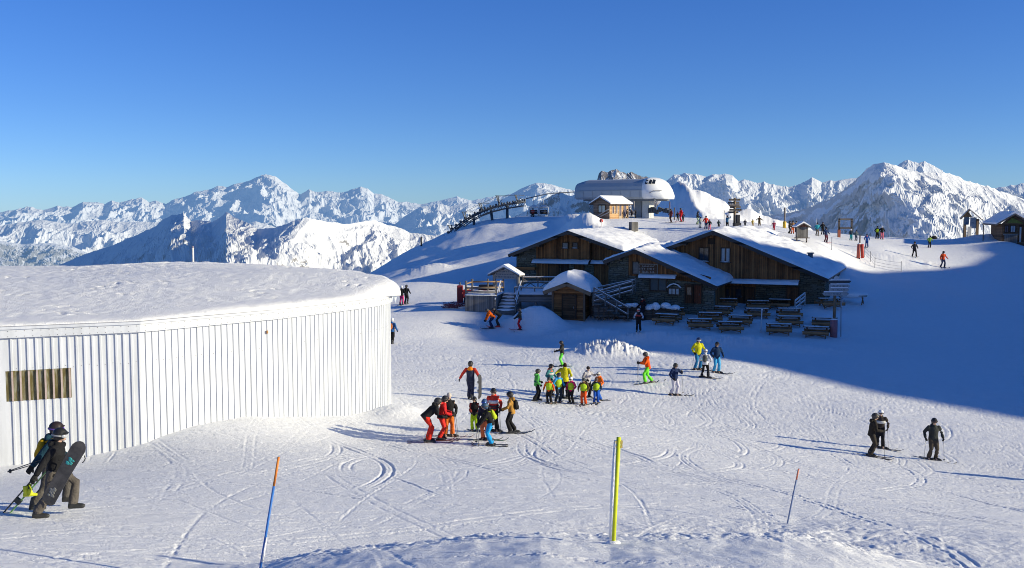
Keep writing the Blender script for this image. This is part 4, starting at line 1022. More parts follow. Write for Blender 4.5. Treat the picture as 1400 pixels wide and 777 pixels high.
def arrow(m, x0, x1, z, h, y, tipside):
    tip = h*.55
    if tipside > 0: poly = [(x0, z-h/2), (x1-tip, z-h/2), (x1, z), (x1-tip, z+h/2), (x0, z+h/2)]
    else: poly = [(x0+tip, z-h/2), (x1, z-h/2), (x1, z+h/2), (x0+tip, z+h/2), (x0, z)]
    m.prism([Vector((a, y, b)) for a, b in poly], (0, 0, 0), (0, .045, 0))
def scribble(x0, x1, z, h, y, seed, mat, parent):
    m = MB(); rr = random.Random(seed); x = x0
    while x < x1:
        wd = rr.uniform(.4, .75)*h
        m.box((x, y, z), (h*.16, .01, h))
        if rr.random() < .8: m.box((x+wd/2, y, z+rr.choice((-.42, 0, .42))*h), (wd, .01, h*.16))
        x += wd+h*.35+(h*.6 if rr.random() < .18 else 0)
    m.build('lettering', mat, parent)
def build_signs():
    # tall arrow signpost at the terrace
    p = on_ground(1140, 461); Y = p.y; k = Y/F
    o = empty('arrow_signpost', p, 0, 'tall post with five frosted arrow boards and a pink padded foot', 'signpost', None)
    pm = wood((.14, .09, .05), (.38, .26, .16), name='round_post')
    MB().tube([(0, 0, -.3), (0, 0, 84*k)], .11, 10).build('post', pm, o)
    MB().tube([(-.02, 0, -.05), (-.02, 0, 24*k)], .27, 14).build('pad', plain((.34, .14, .15), .7), o); MB().ball((-.02, 0, 24*k), (.27, .27, .1)).build('snow', snow_mat(), o)
    bm_ = wood((.32, .31, .30), (.58, .57, .55), True, 2.0, name='frosted_board'); lt = plain((.06, .07, .09), .8)
    for i, (x0, x1, v, ts) in enumerate(((-9, 21, 384, 1), (-9, 20, 390.5, 1), (-9, 19, 395.5, 1), (-18, 12, 401, -1), (-4, 20, 401.5, 1))):
        z = (461-v)*k; m = MB(); arrow(m, x0*k, x1*k, z, .27, -.16 if i < 4 else .10, ts); b = m.build('arrow_board', bm_, o)
        MB().bar(((x0+2)*k, -.14 if i < 4 else .12, z+.16), ((x1-2)*k, -.14 if i < 4 else .12, z+.16), .06, .06).build('snow', snow_mat(), b)
        if i < 4: scribble((x0+4)*k, (x1-4)*k, z, .11, -.166, i+3, lt, b)
    m = MB(); m.prism([Vector((-3*k, -.16, 79*k)), Vector((6*k, -.16, 79*k)), Vector((5*k, -.16, 83*k)), Vector((1*k, -.16, 85*k)), Vector((-2*k, -.16, 83*k))], (0, 0, 0), (0, .05, 0)); m.build('arrow_board', bm_, o)
    m = MB(); m.tube([(.55, .1, 0), (.5, .1, 60*k)], .04, 6); m.bar((.3, .1, 50*k), (.75, .1, 50*k), .1, .05); m.build('stay', plain((.35, .36, .38)), o)
    # signpost on the ridge
    p = on_ground(1004, 312) or at(1004, 312, 108); Y = p.y; k = Y/F
    o = empty('plank_signpost', p, R(6), 'tall wooden signpost with dark direction planks on the ridge behind the big chalet', 'signpost')
    MB().tube([(0, 0, -.4), (0, 0, 41*k)], .13, 10).build('post', wood((.20, .13, .07), (.45, .32, .19), name='tall_post'), o)
    dm = wood((.06, .05, .045), (.17, .14, .12), True, 1.0, name='dark_plank')
    for i, (x0, x1, v) in enumerate(((-9, 7, 273.5), (-9, 7, 277.5), (-9, 6, 281), (-6, 9, 283.5), (-8, 9, 287.2), (-8, 6, 290.5))):
        z = (312-v)*k; b = MB().box(((x0+x1)/2*k, -.15+.30*(i % 2), z), ((x1-x0)*k, .05, .22)).build('plank', dm, o)
        scribble((x0+2)*k, (x1-3)*k, z, .10, -.182+.30*(i % 2) if i % 2 == 0 else .12, i+23, plain((.3, .28, .25), .8), b)
    MB().box((.25, -.1, .28), (.8, .6, .6)).build('base_box', plain((.03, .03, .035), .7), o, bevel=.05)
    MB().box((.35, -.1, 1.0), (.42, .3, .9)).build('bin', plain((.025, .025, .03), .6), o, bevel=.06)
    # roofed notice board
    p = on_ground(1096, 331) or at(1096, 331, 103); k = p.y/F
    o = empty('notice_board', p, R(8), 'grey roofed notice board on posts with snow on its roof, behind the big chalet roof', 'notice board')
    for x in (-7, 7): MB().box((x*k, 0, 10*k), (.1, .1, 22*k)).build('post', dm, o)
    MB().box((0, 0, 13*k), (16*k, .35, 15*k)).build('panel', GW(plank=.2, name='panel_wood'), o); MB().box((0, -.02, 5.5*k), (20*k, .5, 1.2*k)).build('shelf', dm, o)
    for sx in (-1, 1):
        m = MB(); a = Vector((0, -.5, 26*k)); b = Vector((sx*10.5*k, -.5, 20.5*k)); m.prism([a, b, b-Vector((0, 0, .08)), a-Vector((0, 0, .08))], (0, 0, 0), (0, 1.1, 0)); r_ = m.build('roof', dm, o)
        m = MB(); a = a+Vector((0, .05, .003)); b = b+Vector((0, .05, .003)); m.prism([a, b, b+Vector((0, 0, .10)), a+Vector((0, 0, .16))], (0, 0, 0), (0, 1.05, 0)); m.build('snow', snow_mat(), r_)
    MB().prism([Vector((-7.5*k, -.2, 20.6*k)), Vector((7.5*k, -.2, 20.6*k)), Vector((0, -.2, 24.6*k))], (0, 0, 0), (0, .3, 0)).build('gable', wood((.12, .05, .03), (.28, .12, .08), name='red_gable'), o)
    # poles on the ridge
    def pole(u, v, vt, Y, rad, c, label, base=None, name='pole', lean=0, kind='pole'):
        p = on_ground(u, v) 
        if p is None or abs(p.y-Y) > 30: p = at(u, v, Y)
        k = p.y/F; o = empty(name, p, 0, label, kind); h = (v-vt)*k
        MB().tube([(0, 0, -.4), (lean*k, 0, h)], rad, 8).build('shaft', plain(c), o)
        if base: MB().tube([(0, 0, 0), (0, 0, base[0])], base[1], 10).build('pad', plain(base[2], .6), o)
        return o, k, h
    pole(1072.5, 312, 284, 115, .10, (.20, .16, .12), 'wooden pole with a yellow padded foot on the ridge', (.85, .22, (.62, .40, .04)), 'padded_pole')
    pole(1116, 318, 299, 120, .05, (.55, .56, .6), 'thin pale pole behind the people on the ridge')
    pole(1137, 342, 324, 105, .035, (.25, .25, .26), 'thin grey stake at the piste edge below the wooden picture frame', name='stake', kind='stake')
    pole(1284, 325, 311, 128, .035, (.5, .5, .52), 'thin stake beside the lime jacketed skier on the far rim', name='stake', kind='stake')
    pole(990, 311, 288, 120, .04, (.5, .5, .5), 'thin stake left of the plank signpost on the ridge', name='stake', kind='stake')
    pole(915.5, 299, 276, 121, .06, (.18, .12, .10), 'brown pole at the foot of the white knoll by the lift station')
    pole(922, 301, 284, 121, .08, (.12, .10, .09), 'short thick brown post right of the lift station', name='post', kind='post')
    pole(576, 333, 324, 138, .12, (.02, .02, .02), 'tiny black post on the shaded slope above the white building', name='post', kind='post')
    pole(1344, 330, 308, 120, .06, (.10, .07, .05), 'dark thin signpost between the roofed gate and the wooden kiosk', name='post', kind='post')
    # black stake with pair of red pads
    p = on_ground(1175, 354); k = p.y/F; o = empty('padded_stake', p, 0, 'dark stake with two red and white padded rolls at the piste edge', 'stake')
    MB().tube([(0, 0, -.3), (0, 0, 32*k)], .07, 8).build('stake', plain((.05, .035, .03)), o)
    for x, c in ((-2.5, (.36, .07, .05)), (3.5, (.50, .05, .03))): MB().tube([(x*k, -.12, 1*k), (x*.7*k, -.12, 20*k)], .17, 10).build('pad', plain(c, .6), o)
    MB().ball((-1.6*k, -.12, 20.5*k), (.17, .17, .08)).build('snow', snow_mat(), o)
    # empty picture frame
    p = on_ground(1155, 325) or at(1155, 322, 125); p = at(1155, 322, 122); p.z = ground_z(p.x, p.y); k = p.y/F
    o = empty('picture_frame', p, 0, 'open dark wooden picture frame standing on the ridge', 'frame')
    z0, z1 = (322-312)*k, (322-300)*k; z0 += (at(1155, 322, 122).z-p.z); z1 += (at(1155, 322, 122).z-p.z)
    for x in (-8.2, 9.0): MB().box((x*k, 0, (z0+z1)/2-.15), (.2, .2, z1-z0+.5)).build('post', dm, o)
    for z in (z0, z1): MB().box((.4*k, -.02, z), (18.5*k, .16, .2)).build('rail', dm, o)
    MB().box((-8*k, 0, z0/2-.2), (.3, .3, z0)).build('foot', plain((.35, .10, .05)), o); MB().box((8.5*k, 0, z0/2-.2), (.2, .2, z0)).build('foot', dm, o)
    # low rope fence at the piste edge
    pts = [on_ground(u, v) for u, v in ((1182, 351), (1190, 358), (1196, 366), (1232, 372))]
    o = empty('rope_fence', pts[0], 0, 'low net fence on thin stakes at the shaded piste edge', 'fence'); L = pts[0]
    for q in pts: MB().tube([q-L-Vector((0, 0, .2)), q-L+Vector((0, 0, 1.1))], .03, 6).build('stake', plain((.2, .2, .22)), o)
    m = MB()
    for a, b in zip(pts, pts[1:]):
        for h_ in (.3, .6, .95): m.tube([a-L+Vector((0, 0, h_)), (a+b)/2-L+Vector((0, 0, h_-.06)), b-L+Vector((0, 0, h_))], .014, 4)
    m.build('rope', plain((.3, .3, .34)), o)
    # red round sign and grey box below the lift station
    p = on_ground(822, 313) or at(822, 313, 110); k = p.y/F; o = empty('round_sign', p, 0, 'small red round sign on a white stick near the lift hut', 'sign')
    MB().tube([(0, 0, -.3), (0, 0, 11*k)], .04, 6).build('stick', plain((.7, .6, .6)), o); MB().tube([(0, -.03, 11*k), (0, .02, 11*k)], .2, 16).build('disc', plain((.55, .05, .04)), o)
    p = on_ground(866, 316) or at(866, 316, 108); k = p.y/F; o = empty('utility_cabinet', p, R(20), 'grey slatted utility cabinet in the snow below the lift station', 'cabinet')
    MB().box((0, 0, 6*k), (9.5*k, .7, 12.5*k)).build('body', GW(plank=.12, name='cabinet_boards'), o); MB().box((9*k*.62, .35, 5.5*k), (.35, .6, 11*k)).build('side_panel', plain((.5, .49, .46)), o)
    # roofed gateway on the right
    Y = 125; p = at(1327, 327, Y); p.z = ground_z(p.x, p.y); k = Y/F; dz = at(1327, 327, Y).z-p.z
    o = empty('roofed_gateway', p, 0, 'tall narrow roofed information stand on two posts left of the kiosk', 'information stand')
    pw = wood((.10, .065, .04), (.28, .19, .12), name='gate_post')
    for x in (-8.5, 8.5): MB().box((x*k, 0, 13*k+dz/2), (.28, .28, 29*k+dz)).build('post', pw, o)
    ax, az = -6.5, 41
    ap = Vector((ax*k, -.7, az*k+dz))
    for ex, ez in ((-19, 28), (10.5, 27.5)):
        m = MB(); b = Vector((ex*k, -.7, ez*k+dz)); m.prism([ap, b, b-Vector((0, 0, .12)), ap-Vector((0, 0, .12))], (0, 0, 0), (.9, 1.6, 0)); r_ = m.build('roof', dm, o)
        m = MB(); a2 = ap+Vector((.0, .05, .004)); b2 = b+Vector((0, .05, .004)); m.prism([a2, b2, b2+Vector((0, 0, .10)), a2+Vector((0, 0, .16))], (0, 0, 0), (.9, 1.55, 0)); m.build('snow', snow_mat(), r_)
    MB().prism([Vector((-12.5*k, -.3, 30*k+dz)), Vector((0*k, -.3, 30*k+dz)), Vector((ax*k, -.3, 38*k+dz))], (0, 0, 0), (0, .1, 0)).build('gable', wood((.25, .12, .05), (.5, .27, .12), name='orange_gable'), o)
    b_ = MB().box((-7.2*k, -.15, 25*k+dz), (6.5*k, .1, 10*k)).build('map_board', plain((.20, .24, .26), .7), o); MB().box((-6.5*k, -.21, 21*k+dz), (4*k, .02, 3.2*k)).build('notice', plain((.05, .10, .2)), b_)
    b_ = MB().box((3.2*k, .1, 22*k+dz), (8*k, .08, 15*k)).build('map_board', plain((.42, .48, .52), .6), o); scribble(0.2*k, 6*k, 22*k+dz, .18, .05, 4, plain((.2, .24, .3)), b_)
    MB().box((-2*k, 0, 9*k+dz), (5*k, .1, 16*k)).build('lower_panel', plain((.5, .51, .52), .8), o)
    # wooden kiosk at the right edge
    Y = 119; p = at(1384, 330, Y); p.z = ground_z(p.x, p.y)-.1; k = Y/F*.93; dz = at(1378, 330, Y).z-p.z
    o = empty('wooden_kiosk', p, R(-10), 'wooden kiosk with a green and yellow gable panel and frosted windows at the right edge', 'kiosk')
    wk = wood((.10, .055, .03), (.30, .17, .09), True, plank=.18, name='kiosk_boards')
    W0, W1, D_ = -15, 26, 4.2
    MB().prism([Vector((W0*k, 0, -.3)), Vector((W1*k, 0, -.3)), Vector((W1*k, 0, 24*k+dz)), Vector((-1*k, 0, 38*k+dz)), Vector((W0*k, 0, 26*k+dz))], (0, 0, 0), (0, .15, 0)).build('wall', wk, o)
    MB().box2((W0*k, .16, -.3), (W0*k+.15, D_, 25*k+dz)).build('wall', wk, o); MB().box2((W1*k-.15, .16, -.3), (W1*k, D_, 23*k+dz)).build('wall', wk, o); MB().box2((W0*k, D_, -.3), (W1*k, D_+.15, 25*k+dz)).build('wall', wk, o)
    for ex, ez in ((-26, 25.5), (34, 20)):
        m = MB(); a = Vector((-1*k, -1.0, 41*k+dz)); b = Vector((ex*k, -1.0, ez*k+dz)); m.prism([a, b, b-Vector((0, 0, .18)), a-Vector((0, 0, .18))], (0, 0, 0), (0, D_+1.6, 0)); r_ = m.build('roof', dm, o)
        m = MB(); a = a+Vector((0, .06, .004)); b = b+Vector((0, .06, .004)); m.prism([a, b, b+Vector((0, 0, .16)), a+Vector((0, 0, .24))], (0, 0, 0), (0, D_+1.5, 0)); m.build('snow', snow_mat(), r_)
    MB().prism([Vector((-9*k, -.06, 27*k+dz)), Vector((14*k, -.06, 26*k+dz)), Vector((-1*k, -.06, 35*k+dz))], (0, 0, 0), (0, .05, 0)).build('gable_panel', plain((.22, .24, .05), .7, 0, .4), o)
    for x0, x1, c in ((-11, -6.5, None), (-3.5, 3.5, None)):
        window(o, x0*k, x1*k, 13*k+dz, 23*k+dz, -.02, False, False, glass=plain((.45, .5, .55) if x0 > -5 else (.22, .16, .20), .4))
    MB().box2((-13*k, -.25, 9*k+dz), (7*k, -.02, 11*k+dz)).build('counter', GW(horizontal=True, name='counter'), o); MB().box2((-12*k, -.28, -.2), (6*k, -.20, 9*k+dz)).build('counter_front', GW(plank=.2, name='counter_front'), o)
    door(o, 10*k, 18*k, 0+dz, 22*k+dz, -.02)
    MB().box((8*k, -.7, 10*k+dz), (.15, .15, 22*k)).build('post', plain((.45, .44, .42)), o)

def build_lift():
    # ---------------- lift station hull
    Y = 131; k = Y/F
    ang = -math.atan2(.55, .83); e = Vector((.83, -.55, 0)); b = Vector((.55, .83, 0))
    o0 = at(787, 273, 135.5); gz = ground_z(o0.x+6, o0.y)
    st = empty('lift_station', (o0.x, o0.y, gz), ang, 'long pale barrel shaped chairlift station raised on pillars', 'lift station')
    zb = o0.z-gz; Htot = 28*k
    def sec(t, sc_z=1.0, sc_y=1.0, dz=0.0, yc=3.0):
        prof = [(.6, 0), (.12, .10), (0, .42), (.02, .45), (.10, .62), (.35, .80), (.9, .93), (1.8, .99), (3.0, 1.0), (4.2, .99), (5.1, .93), (5.65, .8), (5.9, .62), (6.0, .42), (5.85, .08), (5.4, 0)]
        return [(t, yc+(y-yc)*sc_y, zb+dz+z*Htot*sc_z) for y, z in prof]
    L = 9.9
    def loft(secs, mat, name, parent=st, capA=True, capB=True):
        m = MB(); n = len(secs[0]); vs = [v for s_ in secs for v in s_]; fs = []
        for i in range(len(secs)-1):
            for j in range(n): fs.append((i*n+j, i*n+(j+1) % n, (i+1)*n+(j+1) % n, (i+1)*n+j))
        if capA: fs.append(tuple(range(n)))
        if capB: fs.append(tuple((len(secs)-1)*n+j for j in range(n)))
        m.add(vs, fs, True); o = m.build(name, mat, parent)
        return o
    hullm = plain((.36, .40, .44), .38, 0, .06, .4, name='grey_hull')
    h1 = loft([sec(-.35, .86, .9), sec(.5, .95, .97), sec(1.2), sec(L*.5), sec(L)], hullm, 'hull')
    for p_ in h1.data.polygons: p_.use_smooth = False
    m = MB()
    for s_ in np.linspace(1.2, L-.3, 7): m.box((s_, -.004, zb+.21*Htot), (.04, .03, .40*Htot))
    m.box((L/2, -.02, zb+.435*Htot), (L, .06, .05)); m.build('panel_joint', plain((.28, .31, .35), .5), h1)
    whitem = plain((.78, .79, .80), .4, 0, .04, .5, name='white_nose')
    nose = loft([sec(L+.01, 1.06, 1.03), sec(L+.5, 1.06, 1.0), sec(L+1.1, .98, .93), sec(L+1.7, .82, .80), sec(L+2.2, .60, .64), sec(L+2.6, .32, .50)], whitem, 'nose')
    m = MB()
    for a, bb in ((.35, .7), (.85, 1.25), (1.33, 1.75)):
        yv = 1.0
        m.add([(L+a, .22, zb+.72*Htot), (L+bb, .30, zb+.70*Htot), (L+bb-.05, .75, zb+.90*Htot), (L+a+.05, .62, zb+.93*Htot)], [(0, 1, 2, 3)])
    nw = m.build('window', glass_dark(), nose)
    nw.location = (0, -.12, .05)
    m = MB(); m.bar((L+1.0, .05, zb+.28*Htot), (L+1.5, .3, zb+.40*Htot), .06, .09); m.bar((L+1.5, .3, zb+.40*Htot), (L+2.3, 1.1, zb+.41*Htot), .06, .09); m.build('trim', plain((.25, .25, .26)), nose)
    MB().box2((.8, .7, zb-.22), (L+1.5, 5.3, zb-.01)).build('underside', plain((.13, .14, .15), .6), st)
    for (s0, s1, t0, t1, c) in ((L-2.0, L-1.0, 2.0, 3.6, (.24, .25, .25)), (L-.8, L+.2, 1.8, 3.2, (.55, .55, .52)), (2.2, 3.0, 2.3, 3.4, (.24, .25, .25))):
        MB().box2((s0, t0, -.6), (s1, t1, zb-.23)).build('pillar', plain(c, .7), st)
    m = MB(); rr = random.Random(5)
    for i in range(9): m.box((L+.4+i*.35, 1.6, .7+rr.uniform(-.1, .2)), (.28, .5, rr.uniform(.4, .8)))
    m.build('machinery', plain((.05, .055, .06), .5), st)
    # ---------------- operator hut
    c = at(833, 300, 116); e2 = Vector((.75, -.66, 0)); A2 = -math.atan2(.66, .75)
    gz = ground_z(c.x, c.y)-.1; ht = empty('operator_hut', (c.x, c.y, gz), A2, 'small hut by the lift with a sunlit timber side and snow roof', 'hut')
    wgt = 2.3; Ld = 3.9; zt = (at(833, 277.5, 116).z-gz); za = (at(820, 271, 116).z-gz)
    gm = wood((.10, .08, .065), (.26, .20, .16), True, .18, name='hut_siding'); lm = wood((.30, .16, .07), (.62, .38, .19), True, .16, name='sun_tinted_siding')  # sun and shade put into colour: side wall warmer and lighter than gable
    MB().prism([Vector((-wgt, 0, -.3)), Vector((0, 0, -.3)), Vector((0, 0, zt)), Vector((-wgt/2, 0, za)), Vector((-wgt, 0, zt))], (0, 0, 0), (0, .1, 0)).build('wall', gm, ht)
    MB().prism([Vector((-wgt, Ld-.1, -.3)), Vector((0, Ld-.1, -.3)), Vector((0, Ld-.1, zt)), Vector((-wgt/2, Ld-.1, za)), Vector((-wgt, Ld-.1, zt))], (0, 0, 0), (0, .1, 0)).build('wall', gm, ht)
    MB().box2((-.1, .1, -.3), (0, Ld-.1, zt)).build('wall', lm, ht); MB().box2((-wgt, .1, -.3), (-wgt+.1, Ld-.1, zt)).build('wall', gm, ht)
    window(ht, -wgt*.68, -wgt*.22, zt*.42, zt*.86, -.01, False, False, glass=plain((.30, .36, .38), .2))
    for (t0, t1, z0_, z1_) in ((.5, .95, .7, 1.6), (1.25, 1.6, .7, 1.7), (1.9, 2.4, .1, 1.75), (2.8, 3.4, .1, 1.75)):
        m = MB(); m.box2((.0, t0, z0_), (.05, t1, z1_)); d_ = m.build('door' if z0_ < .5 else 'window', wood((.3, .25, .18), (.6, .5, .38), name='hut_frame'), ht)
        MB().box2((.052, t0+.07, z0_+.35 if z0_ < .5 else z0_+.07), (.06, t1-.07, z1_-.07)).build('pane', glass_dark((.08, .07, .09)), d_)
    m = MB(); m.bar((-wgt*.9, -.12, .2), (-.05, -.12, zt*.62), .05, .1); m.bar((-wgt*.9, -.12, .0), (-.05, -.12, zt*.42), .05, .1); m.build('handrail', plain((.3, .3, .32)), ht)
    for sx in (-1, 1):
        a = Vector((-wgt/2, -.35, za+.12)); bb = Vector((-wgt/2+sx*(wgt/2+.4), -.35, zt-.12))
        m = MB(); m.prism([a, bb, bb-Vector((0, 0, .1)), a-Vector((0, 0, .1))], (0, 0, 0), (0, Ld+.7, 0)); r_ = m.build('roof', wood((.05, .04, .035), (.13, .1, .09), True, name='hut_roof2'), ht)
        a = a+Vector((0, .04, .004)); bb = bb+Vector((0, .04, .004)); m = MB(); m.prism([a, bb, bb+Vector((0, 0, .14)), a+Vector((0, 0, .2))], (0, 0, 0), (0, Ld+.62, 0)); m.build('snow', snow_mat(), r_)
    # ---------------- lift line support: curved twin beams on columns with cross arms
    Y = 141; k = Y/F; c = at(693, 307, Y); rt = empty('lift_trestle', (c.x, c.y, c.z), 0, 'dark steel chairlift trestle climbing over the crest on three columns', 'lift support')
    steel = plain((.07, .08, .095), .5, .3, .3, name='dark_steel')
    def lp(u, v, dy=0): q = at(u, v, Y)-c; return Vector((q.x, dy, q.z))
    line = [(608, 327), (618, 316), (630, 306), (643, 297.5), (657, 290), (672, 284.5), (688, 280.5), (704, 278), (717, 276)]
    for dy in (-1.2, 1.6):
        for off, w_ in ((0, .15), (5.5, .10)):
            MB().tube([lp(u+dy*1.2, v+off, dy) for u, v in line], w_/1.5, 6).build('beam', steel, rt)
        m = MB(); pr = None
        P = [(np.interp(t, range(9), [q[0] for q in line]), np.interp(t, range(9), [q[1] for q in line])) for t in np.linspace(0, 8, 27)]
        for i in range(26):
            a, b_ = P[i], P[i+1]; m.bar(lp(a[0]+dy*1.2, a[1]+(5.5 if i % 2 else 0), dy), lp(b_[0]+dy*1.2, b_[1]+(0 if i % 2 else 5.5), dy), .07, .07)
        m.build('truss', steel, rt)
        for t in np.linspace(.2, 7.9, 17):
            m = MB()
            u = np.interp(t, range(9), [q[0] for q in line])+dy*1.2; v = np.interp(t, range(9), [q[1] for q in line])-2.2; q = lp(u, v, dy); m.tube([q+Vector((0, -.08, 0)), q+Vector((0, .08, 0))], .17, 8)
            m.build('sheave', steel, rt)
    for (u, vt, vb, lean) in ((648, 297, 316, 0), (671, 286, 313, 4), (693.5, 280, 309, 0)):
        MB().tube([lp(u+lean, vb+4), lp(u, vt)], .20, 8).build('column', plain((.07, .08, .09), .5, .3), rt); MB().bar(lp(u, vt+1, -2.0), lp(u, vt+1, 2.2), .25, .25).build('crossbeam', steel, rt)
    for (u, v) in ((618, 308), (637, 290), (659, 278), (683, 268), (708, 267)):
        vb = np.interp(u, [q[0] for q in line], [q[1] for q in line])
        m = MB(); m.bar(lp(u, vb, -1.2), lp(u-4, v, -1.4), .12, .12); m.bar(lp(u, vb, 1.6), lp(u-2, v, 1.8), .12, .12); m.bar(lp(u-5, v, -1.9), lp(u+9, v, 2.2), .09, .09); m.bar(lp(u-2, vb, -1.4), lp(u+4, v+4, -1.4), .08, .08); m.build('lifting_frame', steel, rt)
    m = MB(); m.bar(lp(636, 290, 0), lp(659, 278, 0), .05, .05); m.bar(lp(659, 278, 0), lp(683, 268, 0), .05, .05); m.bar(lp(683, 268, 0), lp(708, 267, 0), .05, .05); m.build('catwalk_rail', steel, rt)
    # haul rope
    rp = empty('haul_rope', c, 0, 'thin haul rope running from the trestle to the lift station', 'cable')
    for dy, v0, v1 in ((-1.2, 275, 262), (1.6, 273.5, 261)): MB().tube([lp(717+dy*1.2, v0-2, dy), lp(750, (v0+v1)/2-3, dy), lp(786, v1+1, dy)], .035, 6).build('rope', plain((.10, .11, .12), .5), rp)
    # chairs
    for i, (u, lb) in enumerate(((730, 'chair of the lift with a red clad rider, nearer the trestle'), (743.5, 'empty hooded chair of the lift, nearer the station'))):
        q = at(u, 296.5, 140.5+i*1.5); kk = q.y/F; ch = empty('lift_chair', q, R(10), lb, 'chairlift chair', 'chairs hanging from the lift rope')
        fr_ = MB(); wv_ = 6*kk
        fr_.tube([(-wv_, 0, 1.3), (-wv_*1.05, 0, .7), (-wv_*.85, -.1, .1), (wv_*.85, -.1, .1), (wv_*1.05, 0, .7), (wv_, 0, 1.3), (wv_*.6, 0, 1.5), (-wv_*.6, 0, 1.5), (-wv_, 0, 1.3)], .05, 6); fr_.build('frame', plain((.5, .52, .55), .4), ch)
        MB().box((0, -.1, .42), (wv_*1.7, .5, .1)).build('seat', plain((.02, .02, .025)), ch); MB().box((0, .15, .72), (wv_*1.7, .08, .5)).build('backrest', plain((.03, .03, .035)), ch)
        MB().tube([(-wv_*.9, 0, 1.36), (0, 0, 1.52), (wv_*.9, 0, 1.36)], (.12, .2, .12), 8, flat=1.6).build('hood', plain((.65, .68, .7), .3), ch)
        MB().tube([(0, 0, 1.5), (0, .1, 2.0), (-.1, .1, (296.5-271)*kk)], .045, 6).build('hanger', plain((.45, .47, .5), .4), ch)
        MB().tube([(-wv_*.8, -.55, .75), (wv_*.8, -.55, .75)], .03, 6).build('safety_bar', plain((.3, .3, .3)), ch)
        if i == 0: RIDERS.append((ch.matrix_basis @ Vector((-.1, -.05, .42)), ch))
RIDERS = []
def build_stakes():
    # yellow piste pole in front, orange tipped blue pole, short stake
    def stake(name, u0, v0, u1, v1, Yb, rad, bands, label, cat, extra=None):
        p = at(u0, v0, Yb)
        g = on_ground(u0, v0); 
        if g is not None and abs(g.y-Yb) < 3: p = g
        k = p.y/F; o = empty(name, p, 0, label, cat, None)
        q = at(u1, v1, p.y*1.005)-p; d = q
        z0 = 0
        for f0, f1, c, nm in bands: MB().tube([d*f0, d*f1], rad, 10).build(nm, plain(c, .5, 0, .15, 5), o)
        return o, d
    o, d = stake('piste_pole', 838.5, 743, 846, 598, 16.0, .034, ((-.15, 1, (.60, .66, .02), 'shaft'),), 'bright yellow piste pole standing on the snow crest in front', 'piste pole')
    m = MB(); m.box(d*.955, (.12, .05, .045)); m.box(d*.91, (.09, .05, .03)); m.box(d*.933+Vector((.05, 0, 0)), (.02, .04, .10)); m.build('bracket', plain((.65, .50, .10), .5), o)
    # rime on the side of the pole away from the sun
    m = MB(); m.tube([d*.01+Vector((-.045, .0, 0)), d*.5+Vector((-.05, 0, 0)), d*.97+Vector((-.047, 0, 0))], (.026, .034, .026), 8); m.build('rime', snow_mat(), o)
    MB().ball((0, 0, 0), (.12, .10, .05)).build('snow', snow_mat(), o)
    o, d = stake('piste_marker', 356, 777, 381, 625, 16.3, .020, ((-.15, .74, (.03, .16, .52), 'shaft'), (.74, 1, (.75, .22, .03), 'tip')), 'leaning blue stake with an orange tip at the bottom edge', 'piste marker')
    m = MB(); m.tube([d*.06+Vector((.02, -.02, 0)), d*.28+Vector((.022, -.02, 0))], (.02, .012), 6); m.build('rime', snow_mat(), o)
    stake('piste_marker', 1076.5, 716, 1092, 641, 21.5, .019, ((-.15, .80, (.16, .22, .38), 'shaft'), (.80, 1, (.62, .20, .12), 'tip')), 'short leaning stake with faded red tip below the grey clad skiers', 'piste marker')
# ------------------------------------------------------------ people
def ik2(a, t, l1, l2, pole):
    a = Vector(a); t = Vector(t); d = t-a; L = min(d.length, (l1+l2)*.999); dn = d.normalized(); L = max(L, abs(l1-l2)*1.05)
    x = (l1*l1-l2*l2+L*L)/(2*L); h = math.sqrt(max(0, l1*l1-x*x)); p = Vector(pole); p = (p-dn*p.dot(dn)).normalized()
    return a+dn*x+p*h, a+dn*L
def remeshed(mb, name, mat, parent, vox, smooth=2, disp=None):
    o = mb.build(name, mat, parent)
    md = o.modifiers.new('surface', 'REMESH'); md.mode = 'VOXEL'; md.voxel_size = vox; md.use_smooth_shade = True
    s = o.modifiers.new('smooth', 'SMOOTH'); s.iterations = smooth; s.factor = .6
    return o
_glove = {}
def glove_mesh(curl):
    """gloved hand, palm and five unequal fingers; wrist at the origin, fingers towards -z, palm facing +y, thumb to +x"""
    if curl in _glove: return _glove[curl]
    m = MB(); m.tube([(0, 0, .02), (0, 0, -.03), (0, 0, -.095)], [(.036, .024), (.048, .026), (.05, .024)], 10, up=(1, 0, 0))
    for i, (x, L) in enumerate(((.036, .075), (.012, .088), (-.013, .082), (-.036, .062))):
        p = Vector((x, 0, -.088)); pts = [p+Vector((0, 0, .02)), p]; a = 0
        for s_ in (.42, .32, .26): a += curl*(.9 if s_ > .4 else 1.1); p = p+Vector((0, math.sin(a), -math.cos(a)))*L*s_; pts.append(p)
        m.tube(pts, [.013, .0135, .013, .012, .009], 7)
    m.tube([(.03, .0, -.03), (.058, .012, -.055), (.068, .012+.02*curl, -.082), (.066-.02*curl, .02+.03*curl, -.105)], [.015, .0145, .013, .010], 7)
    _glove[curl] = m; return m
PEOPLE = []
